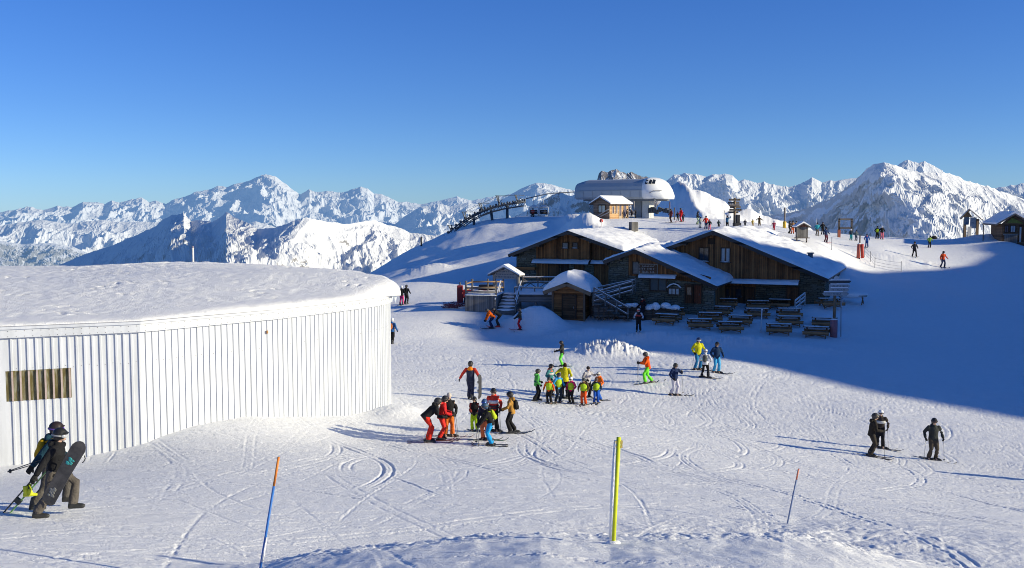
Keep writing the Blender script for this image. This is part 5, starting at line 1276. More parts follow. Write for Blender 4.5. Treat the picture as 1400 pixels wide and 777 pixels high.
def person(u, v, face, label, short, jacket=(.03,.03,.03), pants=(.03,.03,.03), px=None, Y=None, pos=None, h=1.75, lean=4, twist=0, feet=None, hands=None, crouch=.03,
           sleeve=None, hood=None, yoke=None, vest=None, helmet=(.03,.03,.035), hat=None, hair=None, pack=None, goggles=(.10,.07,.06), boots=(.03,.03,.03), glove=(.03,.03,.03),
           skis=None, ski_face=None, poles=None, det=1, look=0, nod=0, skin=(.55,.36,.27), pompom=False, group=None, stripes=None, scarf=None):
    if pos is not None: p = Vector(pos)
    else:
        p = on_ground(u, v)
        if p is None: p = at(u, v, Y or 120); p.z = ground_z(p.x, p.y)
        if Y and abs(p.y-Y) > 12: p = at(u, v, Y); p.z = ground_z(p.x, p.y)
    if px:
        h = px*p.y/F*(1.0+.0); h = min(max(h, .9), 1.98)
    k = h/1.75
    rt = empty('person', p, -R(face), label, 'person', group)
    rt.scale = (k, k, k)
    vox = .016 if det >= 2 else (.024 if det == 1 else .034)
    feet = feet or ((-.13, .02, 0), (.13, -.02, 0))
    hip = Vector((0, 0, .93-crouch))
    mid = (Vector(feet[0])+Vector(feet[1]))/2; hip.x += mid.x; hip.y += mid.y*.8
    if lean > 25: hip.y -= .18*math.sin(R(lean))
    Lm = Matrix.Rotation(R(twist), 3, 'Z') @ Matrix.Rotation(-R(lean), 3, 'X')
    def up(x, y, z): return hip+Lm @ Vector((x, y, z))
    chest = up(0, .0, .33); neck = up(0, .01, .53)
    hd_dir = Matrix.Rotation(R(twist-look), 3, 'Z') @ Matrix.Rotation(-R(lean*.35+nod), 3, 'X')
    head = neck+(Lm @ Vector((0, .0, .05)))+hd_dir @ Vector((0, .02, .10))
    sh = [up(-.185, 0, .46), up(.185, 0, .46)]
    hips = [hip+Lm @ Vector((-.085, 0, 0)), hip+Lm @ Vector((.085, 0, 0))]
    ank = [Vector(f)+Vector((0, -.03, .10)) for f in feet]; knees = []
    for i in (0, 1):
        kn, an = ik2(hips[i], ank[i], .43, .43, (0, 1, .1)); knees.append(kn); ank[i] = an
    hands = hands or ((-.30, .22, .98), (.30, .22, .98))
    el = []; wr = []
    for i in (0, 1):
        t = Vector(hands[i]); e_, w_ = ik2(sh[i], t, .29, .27, Vector(((-.5, .5)[i], -.8, -.4))); el.append(e_); wr.append(w_)
    # feet point the way the skis or boots point
    # body: one continuous figure under the clothes, with a face
    m = MB()
    m.ball(head, (.075, .092, .112), 12, 10, hd_dir); m.tube([neck-(head-neck)*.3, head-hd_dir @ Vector((0, .01, .05))], (.058, .05), 8)
    m.ball(head+hd_dir @ Vector((0, .072, -.055)), (.045, .035, .042), 8, 6, hd_dir)          # jaw
    m.ball(head+hd_dir @ Vector((0, .098, -.012)), (.013, .020, .024), 6, 5, hd_dir)           # nose
    for sx in (-1, 1): m.ball(head+hd_dir @ Vector((sx*.076, 0, -.01)), (.014, .022, .032), 6, 5, hd_dir)
    m.tube([hip, up(0, 0, .15), chest, up(0, 0, .45), neck], [(.13, .10), (.12, .09), (.135, .10), (.15, .075), (.055, .055)], 10, up=Lm @ Vector((1, 0, 0)))
    for i in (0, 1):
        m.tube([up((-.1, .1)[i], 0, .44), sh[i], el[i], wr[i]], (.06, .055, .042, .032), 8); m.tube([hip, hips[i], knees[i], ank[i]], (.09, .085, .058, .042), 8)
        m.tube([ank[i], ank[i]+Vector((0, .02, -.05)), ank[i]+Vector((0, .14, -.065))], (.042, .045, .03), 6)
    body = remeshed(m, 'body', plain(skin, .6, name='skin'), rt, max(vox, .018), 1)
    # face details where they can be seen
    if det >= 1:
        m = MB(); m.box(head+hd_dir @ Vector((0, .106, -.058)), (.04, .006, .008), hd_dir.to_3x3()); m.build('mouth', plain((.30, .10, .09), .6), body)
    # trousers
    m = MB(); m.tube([hip+Vector((0, 0, -.04)), hip, up(0, 0, .12)], [(.165, .13), (.175, .14), (.15, .12)], 12, up=Lm @ Vector((1, 0, 0)))
    for i in (0, 1):
        a, b_, c_ = hips[i], knees[i], ank[i]
        m.tube([hip.lerp(a, .6)+Vector((0, 0, .03)), a, a.lerp(b_, .5), b_, b_.lerp(c_, .45), c_+Vector((0, 0, .04)), c_+Vector((0, 0, .0))], (.10, .112, .102, .083, .088, .094, .09), 10)
    remeshed(m, 'trousers', fabric(pants), rt, vox)
    # jacket
    m = MB(); side = Lm @ Vector((1, 0, 0))
    m.tube([up(0, 0, -.10), up(0, 0, .02), up(0, 0, .16), chest, up(0, 0, .42), up(0, 0, .48), up(0, .01, .55)], [(.195, .15), (.19, .145), (.175, .14), (.195, .15), (.19, .125), (.13, .10), (.075, .08)], 14, up=side)
    def slv(m):
        for i in (0, 1): m.tube([up((-.11, .11)[i], 0, .44), sh[i], sh[i].lerp(el[i], .5), el[i], el[i].lerp(wr[i], .5), wr[i]], (.075, .085, .078, .07, .066, .056), 9)
    if sleeve is None: slv(m)
    jk = remeshed(m, 'jacket', fabric(jacket), rt, vox)
    if sleeve is not None: m = MB(); slv(m); remeshed(m, 'sleeves', fabric(sleeve), rt, vox)
    hc = hood if hood is not None else jacket
    m = MB(); m.tube([up(0, -.01, .50), up(0, .0, .57)], [(.10, .10), (.085, .09)], 10, up=side); m.ball(up(0, -.11, .50), (.12, .075, .09), 10, 7, Lm)
    if hood is not None: m.tube([up(0, 0, .40), up(0, 0, .475)], [(.20, .135), (.145, .11)], 12, up=side)
    remeshed(m, 'hood', fabric(hc), jk if hood is None else rt, max(vox, .02))
    if yoke is not None:
        m = MB(); m.tube([up(0, 0, .24), up(0, 0, .36)], [(.212, .162), (.212, .157)], 14, up=side); m.build('chest_band', fabric(yoke), jk)
    if vest is not None:
        m = MB(); m.tube([up(0, 0, .02), up(0, 0, .16), chest, up(0, 0, .42), up(0, 0, .47)], [(.225, .18), (.215, .178), (.226, .184), (.185, .155), (.11, .125)], 14, up=side); m.build('bib', fabric(vest), rt)
    if stripes is not None:
        m = MB(); 
        for zz in stripes[1:]: m.tube([up(0, 0, zz), up(0, 0, zz+.06)], [(.208, .162), (.208, .162)], 14, up=side)
        m.build('stripe', fabric(stripes[0]), jk)
    # headgear
    hm = None
    if helmet is not None:
        m = MB(); m.ball(head+hd_dir @ Vector((0, -.012, .035)), (.118, .142, .122), 14, 10, hd_dir)
        m.ball(head+hd_dir @ Vector((0, -.05, -.035)), (.108, .085, .085), 12, 8, hd_dir); m.box(head+hd_dir @ Vector((0, .115, .062)), (.17, .05, .02), hd_dir)
        hm = remeshed(m, 'helmet', plain(helmet, .5, 0, .05, name='helmet_shell'), rt, .016, 1)
    if hat is not None:
        m = MB(); m.ball(head+hd_dir @ Vector((0, -.008, .05)), (.095, .112, .095), 12, 8, hd_dir); m.tube([head+hd_dir @ Vector((0, 0, .0)), head+hd_dir @ Vector((0, 0, .045))], [(.098, .114), (.098, .114)], 14, up=hd_dir @ Vector((1, 0, 0)))
        if pompom: m.ball(head+hd_dir @ Vector((0, -.01, .16)), .035, 8, 6)
        hm = m.build('hat', fabric(hat), rt)
    if hair is not None:
        m = MB(); m.ball(head+hd_dir @ Vector((0, -.03, -.03)), (.095, .095, .12), 10, 8, hd_dir); m.ball(head+hd_dir @ Vector((0, -.07, -.16)), (.085, .05, .14), 10, 8, hd_dir); m.build('hair', fabric(hair), rt)
    if goggles is not None and hm is not None:
        m = MB(); 
        ang = [R(a) for a in (-62, -40, -20, 0, 20, 40, 62)]
        m.tube([head+hd_dir @ Vector((.112*math.sin(a), .012+.112*math.cos(a), .012)) for a in ang], [(.022, .010), (.036, .015), (.038, .017), (.034, .018), (.038, .017), (.036, .015), (.022, .010)], 8, up=hd_dir @ Vector((0, 0, 1)))
        gg = m.build('goggles', plain(goggles, .12, .3, .1, name='goggle_lens'), rt)
        m = MB(); ang = [R(a) for a in range(60, 301, 24)]
        m.tube([head+hd_dir @ Vector((.124*math.sin(a), -.012+.150*math.cos(a), .016)) for a in ang], .016, 6, flat=.4, up=hd_dir @ Vector((0, 0, 1))); m.build('strap', plain(tuple(min(1, x*.5+.04) for x in goggles), .6), gg)
    # gloves
    for i in (0, 1):
        grip = poles is None or True
        d = (wr[i]-el[i]).normalized(); zz = -d; yy = Vector((-(-1, 1)[i]*1.0, .2, 0)); yy = (yy-zz*yy.dot(zz)).normalized(); xx = yy.cross(zz)
        if det == 0:
            mb = MB(); mb.ball(wr[i]+d*.05, (.042, .05, .05), 8, 6); mb.build('glove', fabric(glove), rt); continue
        src = glove_mesh(.75 if (poles and poles[i]) else .45); mm = Matrix((xx, yy, zz)).transposed()
        mb = MB()
        mb.v = [tuple(wr[i]+mm @ Vector(q)*1.12) for q in src.v]; mb.f = src.f; mb.sm = src.sm; mb.mi = src.mi
        remeshed(mb, 'glove', fabric(glove), rt, .009 if det >= 2 else .013, 1)
    # boots and skis
    sf = R(-(ski_face if ski_face is not None else 0)); 
    for i in (0, 1):
        a = ank[i]; f = Vector(feet[i]) if True else None; q = Matrix.Rotation(sf, 3, 'Z')
        base = Vector((a.x, a.y+.0, a.z-.10)); m = MB()
        def bp(x, y, z): return base+q @ Vector((x, y, z))
        m.tube([bp(0, -.09, .055), bp(0, .03, .055), bp(0, .16, .045), bp(0, .21, .04)], [(.045, .05), (.055, .052), (.05, .045), (.035, .03)], 10, up=(0, 0, 1)); m.tube([bp(0, -.04, .05), bp(0, -.02, .16), bp(0, .01, .26)], [(.055, .065), (.058, .062), (.06, .065)], 10, up=q @ Vector((1, 0, 0)))
        m.box(bp(0, .05, .016), (.085, .30, .03), q)
        remeshed(m, 'boot', plain(boots, .4, name='boot_shell'), rt, .02, 1)
        if skis is not None:
            L0, L1 = -.72*min(1, k+.05), .92*min(1, k+.05); m = MB(); pts = []; n = 12
            for j in range(n+1):
                t = j/n; y = L0+(L1-L0)*t; z = .004+(.11*max(0, (t-.86)/.14)**1.6); w_ = .052*(1-.25*math.sin(math.pi*min(1, t/.9)))*(1 if t < .9 else max(.25, 1-(t-.9)*6)); pts.append((y, z, w_))
            vs = []
            for y, z, w_ in pts: vs += [bp(-w_, y, z), bp(w_, y, z), bp(w_, y, z+.014), bp(-w_, y, z+.014)]
            fs = [(0, 1, 2, 3), tuple(4*n+j for j in (3, 2, 1, 0))]
            for j in range(n):
                for c4 in range(4): fs.append((4*j+c4, 4*j+(c4+1) % 4, 4*j+4+(c4+1) % 4, 4*j+4+c4))
            for v_ in range(len(vs)): vs[v_] = vs[v_]-Vector((0, 0, .012))
            m.add(vs, fs); sk_ = m.build('ski', plain(skis if not isinstance(skis[0], tuple) else skis[i], .35, name='ski_topsheet'), rt)
            MB().box(bp(0, -.12, .03), (.07, .08, .05), q).build('binding', plain((.05, .05, .05), .5), sk_); MB().box(bp(0, .20, .028), (.07, .07, .045), q).build('binding', plain((.05, .05, .05), .5), sk_)
    # backpack
    if pack is not None:
        m = MB(); m.ball(up(0, -.20, .26), (.15, .095, .22), 12, 9, Lm); m.ball(up(0, -.27, .16), (.10, .05, .11), 10, 7, Lm)
        bpk = remeshed(m, 'backpack', fabric(pack), rt, .02, 1)
        m = MB()
        for sx in (-1, 1): m.tube([up(sx*.10, -.14, .42), up(sx*.11, -.02, .50), up(sx*.12, .12, .42), up(sx*.13, .14, .25), up(sx*.15, .0, .12)], .02, 6, flat=.5)
        m.build('strap', fabric(tuple(x*.6 for x in pack)), bpk)
    mw = Matrix.Translation(p) @ Matrix.Rotation(-R(face), 4, 'Z') @ Matrix.Scale(k, 4)
    # ski poles, held: things of their own
    if poles:
        for i in (0, 1):
            if poles[i] is None or poles[i] is False: continue
            tip = Vector(poles[i]) if hasattr(poles[i], '__len__') else Vector((wr[i].x+(-.05, .05)[i], wr[i].y+.05, 0))
            dirw = (wr[i]-el[i]).normalized(); hand = wr[i]+dirw*.085
            A_ = mw @ hand; B_ = mw @ tip
            if poles[i] is True or not hasattr(poles[i], '__len__'): B_.z = ground_z(B_.x, B_.y)-.02
            d = (B_-A_); 
            if d.length > 1.25: d = d.normalized()*1.2
            pl = empty('ski_pole', A_, 0, 'ski pole held in the %s hand of %s' % ('left' if i == 0 else 'right', short), 'ski pole', 'ski poles held by skiers')
            dn = d.normalized(); MB().tube([dn*-.02, d], [.010, .007], 6).build('shaft', plain((.25, .26, .28), .35, .6), pl)
            MB().tube([dn*-.12, dn*.03], .017, 8).build('grip', plain((.03, .03, .03), .6), pl)
            MB().tube([d-dn*.09, d-dn*.07], [.045, .03], 10).build('basket', plain((.05, .05, .05), .5), pl)
    PEOPLE.append((rt, short))
    return dict(root=rt, mw=mw, wr=wr, el=el, up=up, head=head, k=k)
BLK = (.018, .018, .02); RED = (.55, .03, .02); ORG = (.75, .13, .01); LIME = (.35, .75, .02); BLU = (.02, .22, .60); NAVY = (.015, .03, .09); GREY = (.09, .088, .085)
DBR = (.032, .027, .022); YEL = (.60, .55, .02); MUST = (.42, .22, .05); WHT = (.72, .73, .75); PNK = (.65, .05, .20); TEAL = (.02, .30, .36); GRN = (.06, .30, .06)
HIV = (.42, .62, .03); SKB = (.06, .10, .05)
def plank_board(root, length, width, mat, base, name='board', n=16):
    m = MB(); vs = []
    for j in range(n+1):
        t = .5-.5*math.cos(math.pi*j/n); z = (t-.5)*length; e = min(t, 1-t)*length; w = width/2*(math.sqrt(max(0, 1-(1-min(1, e/(width*.55)))**2))); w = max(w, .012); w *= 1-.10*math.sin(math.pi*t)**2
        bow = .05*max(0, 1-e/.22)**1.5
        vs += [(-w, bow, z), (w, bow, z), (w, bow+.014, z), (-w, bow+.014, z)]
    fs = [(0, 1, 2, 3), tuple(4*n+j for j in (3, 2, 1, 0))]
    for j in range(n):
        for c in range(4): fs.append((4*j+c, 4*j+(c+1) % 4, 4*j+4+(c+1) % 4, 4*j+4+c))
    m.add(vs, fs); m.cur = 1
    return m.build(name, [mat, base], root)
def build_people():
    # ---- two walkers at the lower left
    a = person(71, 706, 78, 'snowboarder in black jacket and grey trousers striding past the white building, board under the arm', 'the black jacketed snowboarder', jacket=BLK, pants=(.12, .105, .092), px=127, lean=9, det=2, pos=None,
        feet=((-.10, .40, .10), (.10, -.20, 0)), hands=((-.12, .34, 1.05), (.42, -.22, .82)), goggles=(.55, .56, .58), helmet=BLK, scarf=None, twist=-12, nod=3)
    p = a['mw'].translation
    b = person(0, 0, 76, 'person behind the snowboarder with yellow backpack and purple goggles, skis over the hip', 'the yellow backpack walker', jacket=(.015, .05, .08), pants=(.11, .10, .09), pos=Vector((p.x-.40, p.y+.75, 0)), h=1.80, lean=10, det=2,
        feet=((-.10, .34, .08), (.10, -.22, 0)), hands=((-.22, .30, 1.0), (.30, -.22, .92)), pack=(.62, .36, .02), goggles=(.16, .04, .55), helmet=(.03, .02, .02))
    z = ground_z(p.x-.40, p.y+.75); b['root'].location.z = z
    bm = b['mw'].copy(); bm.translation.z = z
    # carried snowboard: leans up and forward, its base towards the camera
    s = empty('snowboard', p+Vector((.40, -.34, .92)), 0, 'dark snowboard with a teal graphic carried by the snowboarder', 'snowboard'); s.rotation_euler = (R(4), R(33), R(-4))
    t = NT('board_base'); ob = t.obj(); t.set(t.ramp(t.noise(ob, 5, 4, .6), [(.35, (.035, .032, .030)), (.7, (.11, .10, .09))]), .35, 0, .5)
    plank_board(s, 1.50, .29, t.m, t.m, 'deck')
    m = MB(); rr = random.Random(1)
    for i in range(14): m.ball((rr.uniform(-.05, .05), -.001, .24+.009*i), (rr.uniform(.02, .045), .004, rr.uniform(.01, .03)), 6, 4)
    m.build('graphic', plain((.05, .38, .36), .5), s)
    m = MB()
    for i in range(16): m.ball((rr.uniform(-.06, .06), -.001, -.52+.012*i), (rr.uniform(.02, .045), .004, rr.uniform(.01, .03)), 6, 4)
    m.build('graphic', plain((.20, .20, .19), .5), s)
    for zc in (-.26, .27):
        m = MB(); m.tube([(-.10, .03, zc), (-.09, .11, zc+.02), (0, .15, zc+.03), (.09, .11, zc+.02), (.10, .03, zc)], .018, 6, flat=.6); m.box((0, .035, zc), (.22, .03, .10)); m.build('binding', plain((.02, .02, .02), .5), s)
    m = MB(); m.tube([(.16, .03, .55), (.20, .05, .50), (.205, .05, .42), (.19, .04, .40)], .010, 5); m.build('leash', plain((.02, .02, .02)), s)
    # carried skis with yellow boots
    q = bm.translation
    sk = empty('carried_skis', q+Vector((-.18, -.55, .52)), 0, 'black and green skis carried low by the walker with the yellow backpack', 'skis'); sk.rotation_euler = (R(6), R(42), R(4))
    for dx, c in ((-.05, (.02, .02, .02)), (.05, (.12, .30, .08))):
        m = MB(); m.bar((dx, 0, -.85), (dx, 0, .70), .02, .085, up=(0, 1, 0)); m.tube([(dx, 0, .70), (dx+.01, 0, .80), (dx+.04, 0, .86)], [.04, .03, .01], 6, flat=.4); m.build('ski', plain(c, .3), sk)
    MB().box((.02, -.04, .05), (.12, .06, .14)).build('binding', plain((.04, .05, .04), .4), sk); MB().box((.02, -.04, -.25), (.12, .06, .10)).build('binding', plain((.04, .05, .04), .4), sk)
    bt = empty('ski_boots', q+Vector((-.16, -.62, .50)), R(20), 'bright yellow ski boots hanging behind the walkers', 'ski boots'); bt.scale = (.8, .8, .8)
    for dx in (0, .09):
        m = MB(); m.tube([(dx, dx, .17), (dx, -.01, .06), (dx+.02, 0, -.04)], [.06, .06, .055], 8); m.tube([(dx-.06, 0, -.05), (dx+.06, 0, -.06), (dx+.17, 0, -.07)], [.05, .05, .035], 8); remeshed(m, 'boot', plain((.62, .66, .03), .4), bt, .014, 1)
    pp = empty('carried_poles', q+Vector((-.25, -.35, .95)), 0, 'two thin ski poles sticking out backwards behind the walkers', 'ski poles')
    for dz in (0, .07): 
        o = MB().tube([(.60, 0, .18+dz), (-.36, -.05, -.10+dz*.2)], .009, 6).build('shaft', plain((.06, .06, .06), .4), pp); MB().tube([(-.30, -.05, -.085+dz*.2), (-.32, -.05, -.09+dz*.2)], .035, 8).build('basket', plain((.05, .05, .05)), o)
    P = person
    # ---- behind the building
    P(536, 470, 20, 'person in blue jacket and white helmet with orange backpack walking by the white building corner', 'the blue jacketed walker', jacket=(.03, .12, .33), pants=BLK, helmet=WHT, pack=(.45, .14, .03), px=36, feet=((-.10, .12, 0), (.10, -.14, 0)), hands=((-.38, .0, .85), (.34, .1, .9)))
    pl = on_ground(531, 466); o = empty('snowboard', pl+Vector((0, -.2, .85)), R(10), 'brown snowboard held flat at the side of the blue jacketed walker', 'snowboard'); o.rotation_euler = (R(12), R(78), R(10)); plank_board(o, 1.1, .26, plain((.16, .09, .03)), plain((.16, .09, .03)), 'deck')
    P(549, 417, 10, 'person in black jacket and bright pink trousers standing far behind the white building', 'the pink trousered stander', jacket=BLK, pants=PNK, helmet=WHT, px=27, det=0, pos=None, skis=SKB)
    P(555.5, 416, 20, 'person all in black standing beside the pink trousered one', 'the black clad stander', px=27, det=0)
    P(672, 449, 250, 'person in orange jacket and navy trousers bending over in front of the platform', 'the bending orange skier', jacket=ORG, pants=NAVY, lean=48, crouch=.10, px=33, skis=BLK, hands=((-.1, .45, .6), (.15, .45, .6)))
    P(681, 447, 270, 'person in black bending right behind the orange jacketed one, red boots', 'the bending black skier', lean=52, crouch=.08, boots=RED, px=32, skis=RED, hands=((-.1, .5, .65), (.15, .5, .6)))
    P(711, 451, 270, 'skier in dark jacket and bright red trousers standing in front of the terrace steps', 'the red trousered skier', jacket=(.04, .045, .04), pants=(.70, .02, .03), px=30, skis=RED, hands=((-.12, .42, .95), (.2, .3, .95)), poles=(True, None))
    # ---- big group by the white wall
    P(643, 546, 8, 'person walking away, navy jacket with red sleeves and orange hood, arms held out', 'the walker with the orange hood', jacket=(.03, .035, .07), sleeve=(.50, .04, .03), hood=(.80, .25, .02), pants=(.025, .03, .07), px=54, helmet=BLK, feet=((-.07, .08, 0), (.09, -.1, 0)), hands=((-.48, .05, .92), (.42, .1, .95)), lean=2)
    w_ = on_ground(655, 548); o = empty('snowboard', w_+Vector((.05, 0, .62)), 0, 'black snowboard hanging from the hand of the walker with the orange hood', 'snowboard'); o.rotation_euler = (R(5), R(-8), R(60)); plank_board(o, 1.15, .27, plain((.03, .03, .035)), plain((.03, .03, .035)), 'deck')
    for zc in (-.2, .22): MB().box((0, .06, zc), (.18, .10, .09)).build('binding', plain((.35, .35, .36)), o)
    P(587, 604, 72, 'skier bending forward in black jacket and bright red trousers at the left of the group', 'the bending red trousered skier', jacket=BLK, pants=(.70, .035, .02), lean=50, crouch=.05, h=1.72, ski_face=15, skis=(.12, .03, .03), hands=((-.10, .55, .86), (.12, .50, .84)), nod=-25, glove=BLK)
    P(603, 601, 85, 'skier in a bright red jacket and red trousers leaning on poles', 'the red clad skier', jacket=(.62, .03, .03), pants=(.72, .04, .03), lean=14, h=1.72, px=63, ski_face=15, skis=(.10, .03, .03), hands=((-.15, .42, 1.0), (.22, .42, 1.0)), poles=(None, (.30, .62, 0)), sleeve=(.62, .03, .03))
    P(614, 597, 170, 'skier in black jacket, orange trousers and pale hat facing the camera', 'the pale hatted skier', jacket=BLK, pants=(.72, .17, .03), px=63, helmet=None, hat=(.62, .56, .50), goggles=None, lean=3, ski_face=-70, skis=(.15, .05, .05), hands=((-.24, .20, .92), (.22, .26, .90)), poles=((-.32, .35, 0), None))
    P(649, 590, 190, 'child in black and red jacket with lime trousers in the group', 'the lime trousered child', jacket=BLK, sleeve=(.30, .05, .04), pants=(.45, .68, .02), px=50, helmet=BLK, skis=BLK, ski_face=-40, hands=((-.2, .3, 1.0), (.1, .35, 1.0)))
    P(664, 602, 200, 'skier in dark jacket and orange trousers half hidden in the group', 'the half hidden orange trousered skier', jacket=(.03, .03, .05), pants=(.75, .20, .08), px=60, helmet=(.03, .08, .2), goggles=(.05, .12, .5), lean=10, skis=(.08, .14, .08), ski_face=-110, hands=((-.15, .4, 1.0), (.2, .3, .9)))
    P(671, 609, 262, 'skier in black jacket and blue trousers with a lime yellow backpack leaning on poles', 'the blue trousered skier', jacket=BLK, pants=(.02, .33, .72), pack=(.45, .55, .03), px=62, lean=20, helmet=(.04, .09, .16), skis=BLK, ski_face=10, hands=((-.18, .55, .72), (.2, .45, .85)), poles=(True, (.30, .55, 0)))
    P(675, 590, 185, 'skier in red and white banded jacket and dark trousers at the back of the group', 'the red and white jacketed skier', jacket=(.70, .06, .04), yoke=(.75, .76, .78), stripes=((.05, .05, .06), .02, .10), pants=BLK, px=62, helmet=BLK, skis=GREY, ski_face=-70, hands=((-.26, .15, .9), (.26, .15, .9)), poles=(True, True))
    P(699, 592, 278, 'skier in mustard jacket and black trousers with a black backpack', 'the mustard jacketed skier', jacket=MUST, pants=BLK, pack=BLK, px=59, helmet=BLK, lean=5, skis=BLK, ski_face=165, feet=((-.13, .05, 0), (.13, -.10, 0)), hands=((-.18, .36, 1.0), (.22, .30, .95)), poles=((-.2, .45, 0), None))
    # ---- ski school
    K = dict(group=None)
    P(734, 548, 75, 'skier in a striped green jacket and black trousers left of the ski school', 'the green jacketed skier', jacket=(.08, .36, .08), pants=BLK, px=45, stripes=((.02, .10, .12), .12), yoke=None, feet=((-.15, .14, 0), (.15, -.16, 0)), skis=WHT, ski_face=30, hands=((-.2, .25, 1.0), (.28, .1, .9)), poles=(None, True))
    P(752, 541, 130, 'ski pupil in teal and white jacket at the back left of the ski school', 'the teal and white pupil', jacket=(.05, .22, .24), yoke=(.6, .62, .62), pants=BLK, px=45, helmet=BLK, skis=BLK, hood=(.6, .15, .08))
    P(772, 545, 10, 'ski instructor in a yellow jacket with long dark hair and black trousers', 'the yellow jacketed instructor', jacket=YEL, pants=BLK, px=52, helmet=None, hat=None, hair=(.03, .015, .01), goggles=None, skis=BLK, ski_face=60, hands=((-.42, .15, 1.15), (.25, .2, 1.0)))
    P(751, 552, 200, 'small child in orange jacket with lime bib and black trousers', 'the orange jacketed child', jacket=(.80, .14, .02), vest=HIV, pants=BLK, px=38, skis=BLK, ski_face=30, lean=6, hands=((-.36, .15, .85), (.34, .15, .9)), poles=(True, None))
    P(763, 551, 150, 'small child in light blue jacket with lime bib and dark trousers', 'the light blue jacketed child', jacket=(.05, .35, .72), vest=HIV, pants=(.02, .03, .05), px=43, skis=BLK, ski_face=50)
    P(781, 552, 210, 'small child in pink jacket and white helmet with lime bib', 'the pink jacketed child', jacket=(.62, .03, .16), vest=HIV, pants=BLK, px=38, helmet=WHT, skis=BLK, ski_face=30, hands=((-.3, .25, 1.0), (.3, .15, .9)))
    P(768.5, 501, 265, 'skier in dark jacket and neon green trousers standing behind the ski school', 'the neon green trousered skier', jacket=(.04, .04, .038), pants=(.18, .80, .08), px=36, helmet=BLK, skis=BLK, hands=((-.15, .45, 1.05), (.15, .3, 1.05)), poles=((-.1, .6, 0), None))
    P(798, 554, 195, 'small child in brown jacket with lime bib and orange trousers', 'the orange trousered child', jacket=(.10, .06, .03), vest=HIV, pants=(.78, .10, .02), px=39, helmet=(.04, .05, .05), goggles=(.1, .1, .1), skis=GREY, ski_face=20)
    P(803, 543, 150, 'skier in a white jacket and black trousers with a woolly hat in the ski school', 'the white jacketed pupil', jacket=(.5, .48, .5), pants=BLK, px=44, helmet=None, hat=(.05, .04, .04), goggles=None, skis=BLK, hands=((-.3, .3, 1.25), (.2, .2, 1.0)))
    P(815, 552, 180, 'small child in navy jacket with lime bib and blue trousers', 'the blue trousered child', jacket=(.02, .04, .05), vest=HIV, pants=(.02, .10, .50), px=37, helmet=(.12, .07, .05), skis=BLK, ski_face=20)
    P(819, 548, 230, 'small child in orange jacket and blue trousers at the right end of the ski school', 'the rightmost ski school child', jacket=(.80, .16, .02), pants=(.03, .12, .5), px=41, helmet=(.5, .48, .45), skis=BLK, ski_face=20)
    # ---- right of the ski school
    P(885, 524, 262, 'skier in orange jacket and neon green trousers pushing with poles', 'the orange and neon green skier', jacket=(.80, .10, .01), pants=(.20, .85, .05), px=45, lean=12, feet=((-.12, .18, 0), (.14, -.26, 0)), helmet=(.05, .05, .05), skis=BLK, ski_face=160, hands=((-.18, .46, 1.12), (.2, .44, 1.08)), poles=(True, (.2, .46, 0)), crouch=.06)
    P(923, 541, 150, 'skier in navy jacket and white trousers standing in the open piste', 'the white trousered skier', jacket=NAVY, pants=(.60, .58, .66), px=46, helmet=(.05, .05, .04), skis=BLK, ski_face=-55, hands=((-.2, .3, 1.3), (.28, .15, .95)), lean=4, poles=(True, None), feet=((-.10, .05, 0), (.12, -.16, 0)))
    P(954, 506, 165, 'skier in bright yellow jacket and blue trousers at the shadow edge', 'the yellow jacketed skier', jacket=(.62, .60, .02), pants=(.03, .20, .42), px=46, helmet=NAVY, goggles=(.6, .6, .62), skis=BLK, ski_face=-50, hands=((-.36, .2, .98), (.3, .15, .95)), poles=(None, (.42, .1, 0)))
    P(964, 516, 20, 'skier in white jacket with grey backpack and black trousers seen from behind', 'the white jacketed skier', jacket=(.70, .71, .73), pants=BLK, pack=(.10, .11, .10), px=41, helmet=(.6, .6, .6), skis=BLK, ski_face=100, feet=((-.20, .1, 0), (.2, -.1, 0)), crouch=.08)
    P(979.5, 510, 175, 'skier in dark blue jacket and light blue trousers at the shadow edge', 'the light blue trousered skier', jacket=(.015, .04, .10), pants=(.06, .36, .66), px=44, helmet=BLK, skis=BLK, ski_face=-60)
    P(1191, 624, 96, 'skier in dark brown clothing with hood up, leftmost on the right part of the piste', 'the brown clad skier', jacket=DBR, pants=(.05, .042, .033), px=62, lean=9, helmet=(.05, .045, .04), skis=(.06, .04, .03), ski_face=30, hands=((-.08, .36, 1.08), (.2, .36, 1.05)), poles=(None, (.25, .45, 0)), hood=None)
    P(1203, 613, 200, 'skier in black with a white chest and white helmet behind the brown clad one', 'the white helmeted skier', jacket=(.05, .04, .035), yoke=(.6, .6, .58), pants=BLK, px=55, helmet=WHT, skis=(.06, .04, .03), ski_face=-70, hands=((-.30, .12, .95), (.25, .25, 1.0)), poles=(True, None))
    P(1275, 629, 185, 'skier in grey jacket and grey brown trousers alone at the right', 'the lone grey skier', jacket=(.045, .050, .048), pants=(.085, .068, .052), px=61, helmet=BLK, skis=(.06, .06, .06), ski_face=-40, hands=((-.34, .12, .92), (.34, .12, .92)), poles=(True, True), crouch=.05)
    # just outside the frame, throwing the long shadow in from the right
    P(1492, 662, 250, 'skier in grey just beyond the right edge of the piste view', 'the outermost skier', jacket=GREY, pants=BLK, h=1.8, skis=BLK)
    # ---- on the terrace
    P(873, 453, 190, 'skier in black and white racing suit with red collar at the foot of the terrace', 'the black and white racer', jacket=BLK, sleeve=(.6, .6, .62), pants=BLK, yoke=(.5, .06, .05), px=32, helmet=(.6, .45, .4), goggles=(.4, .05, .05), skis=BLK)
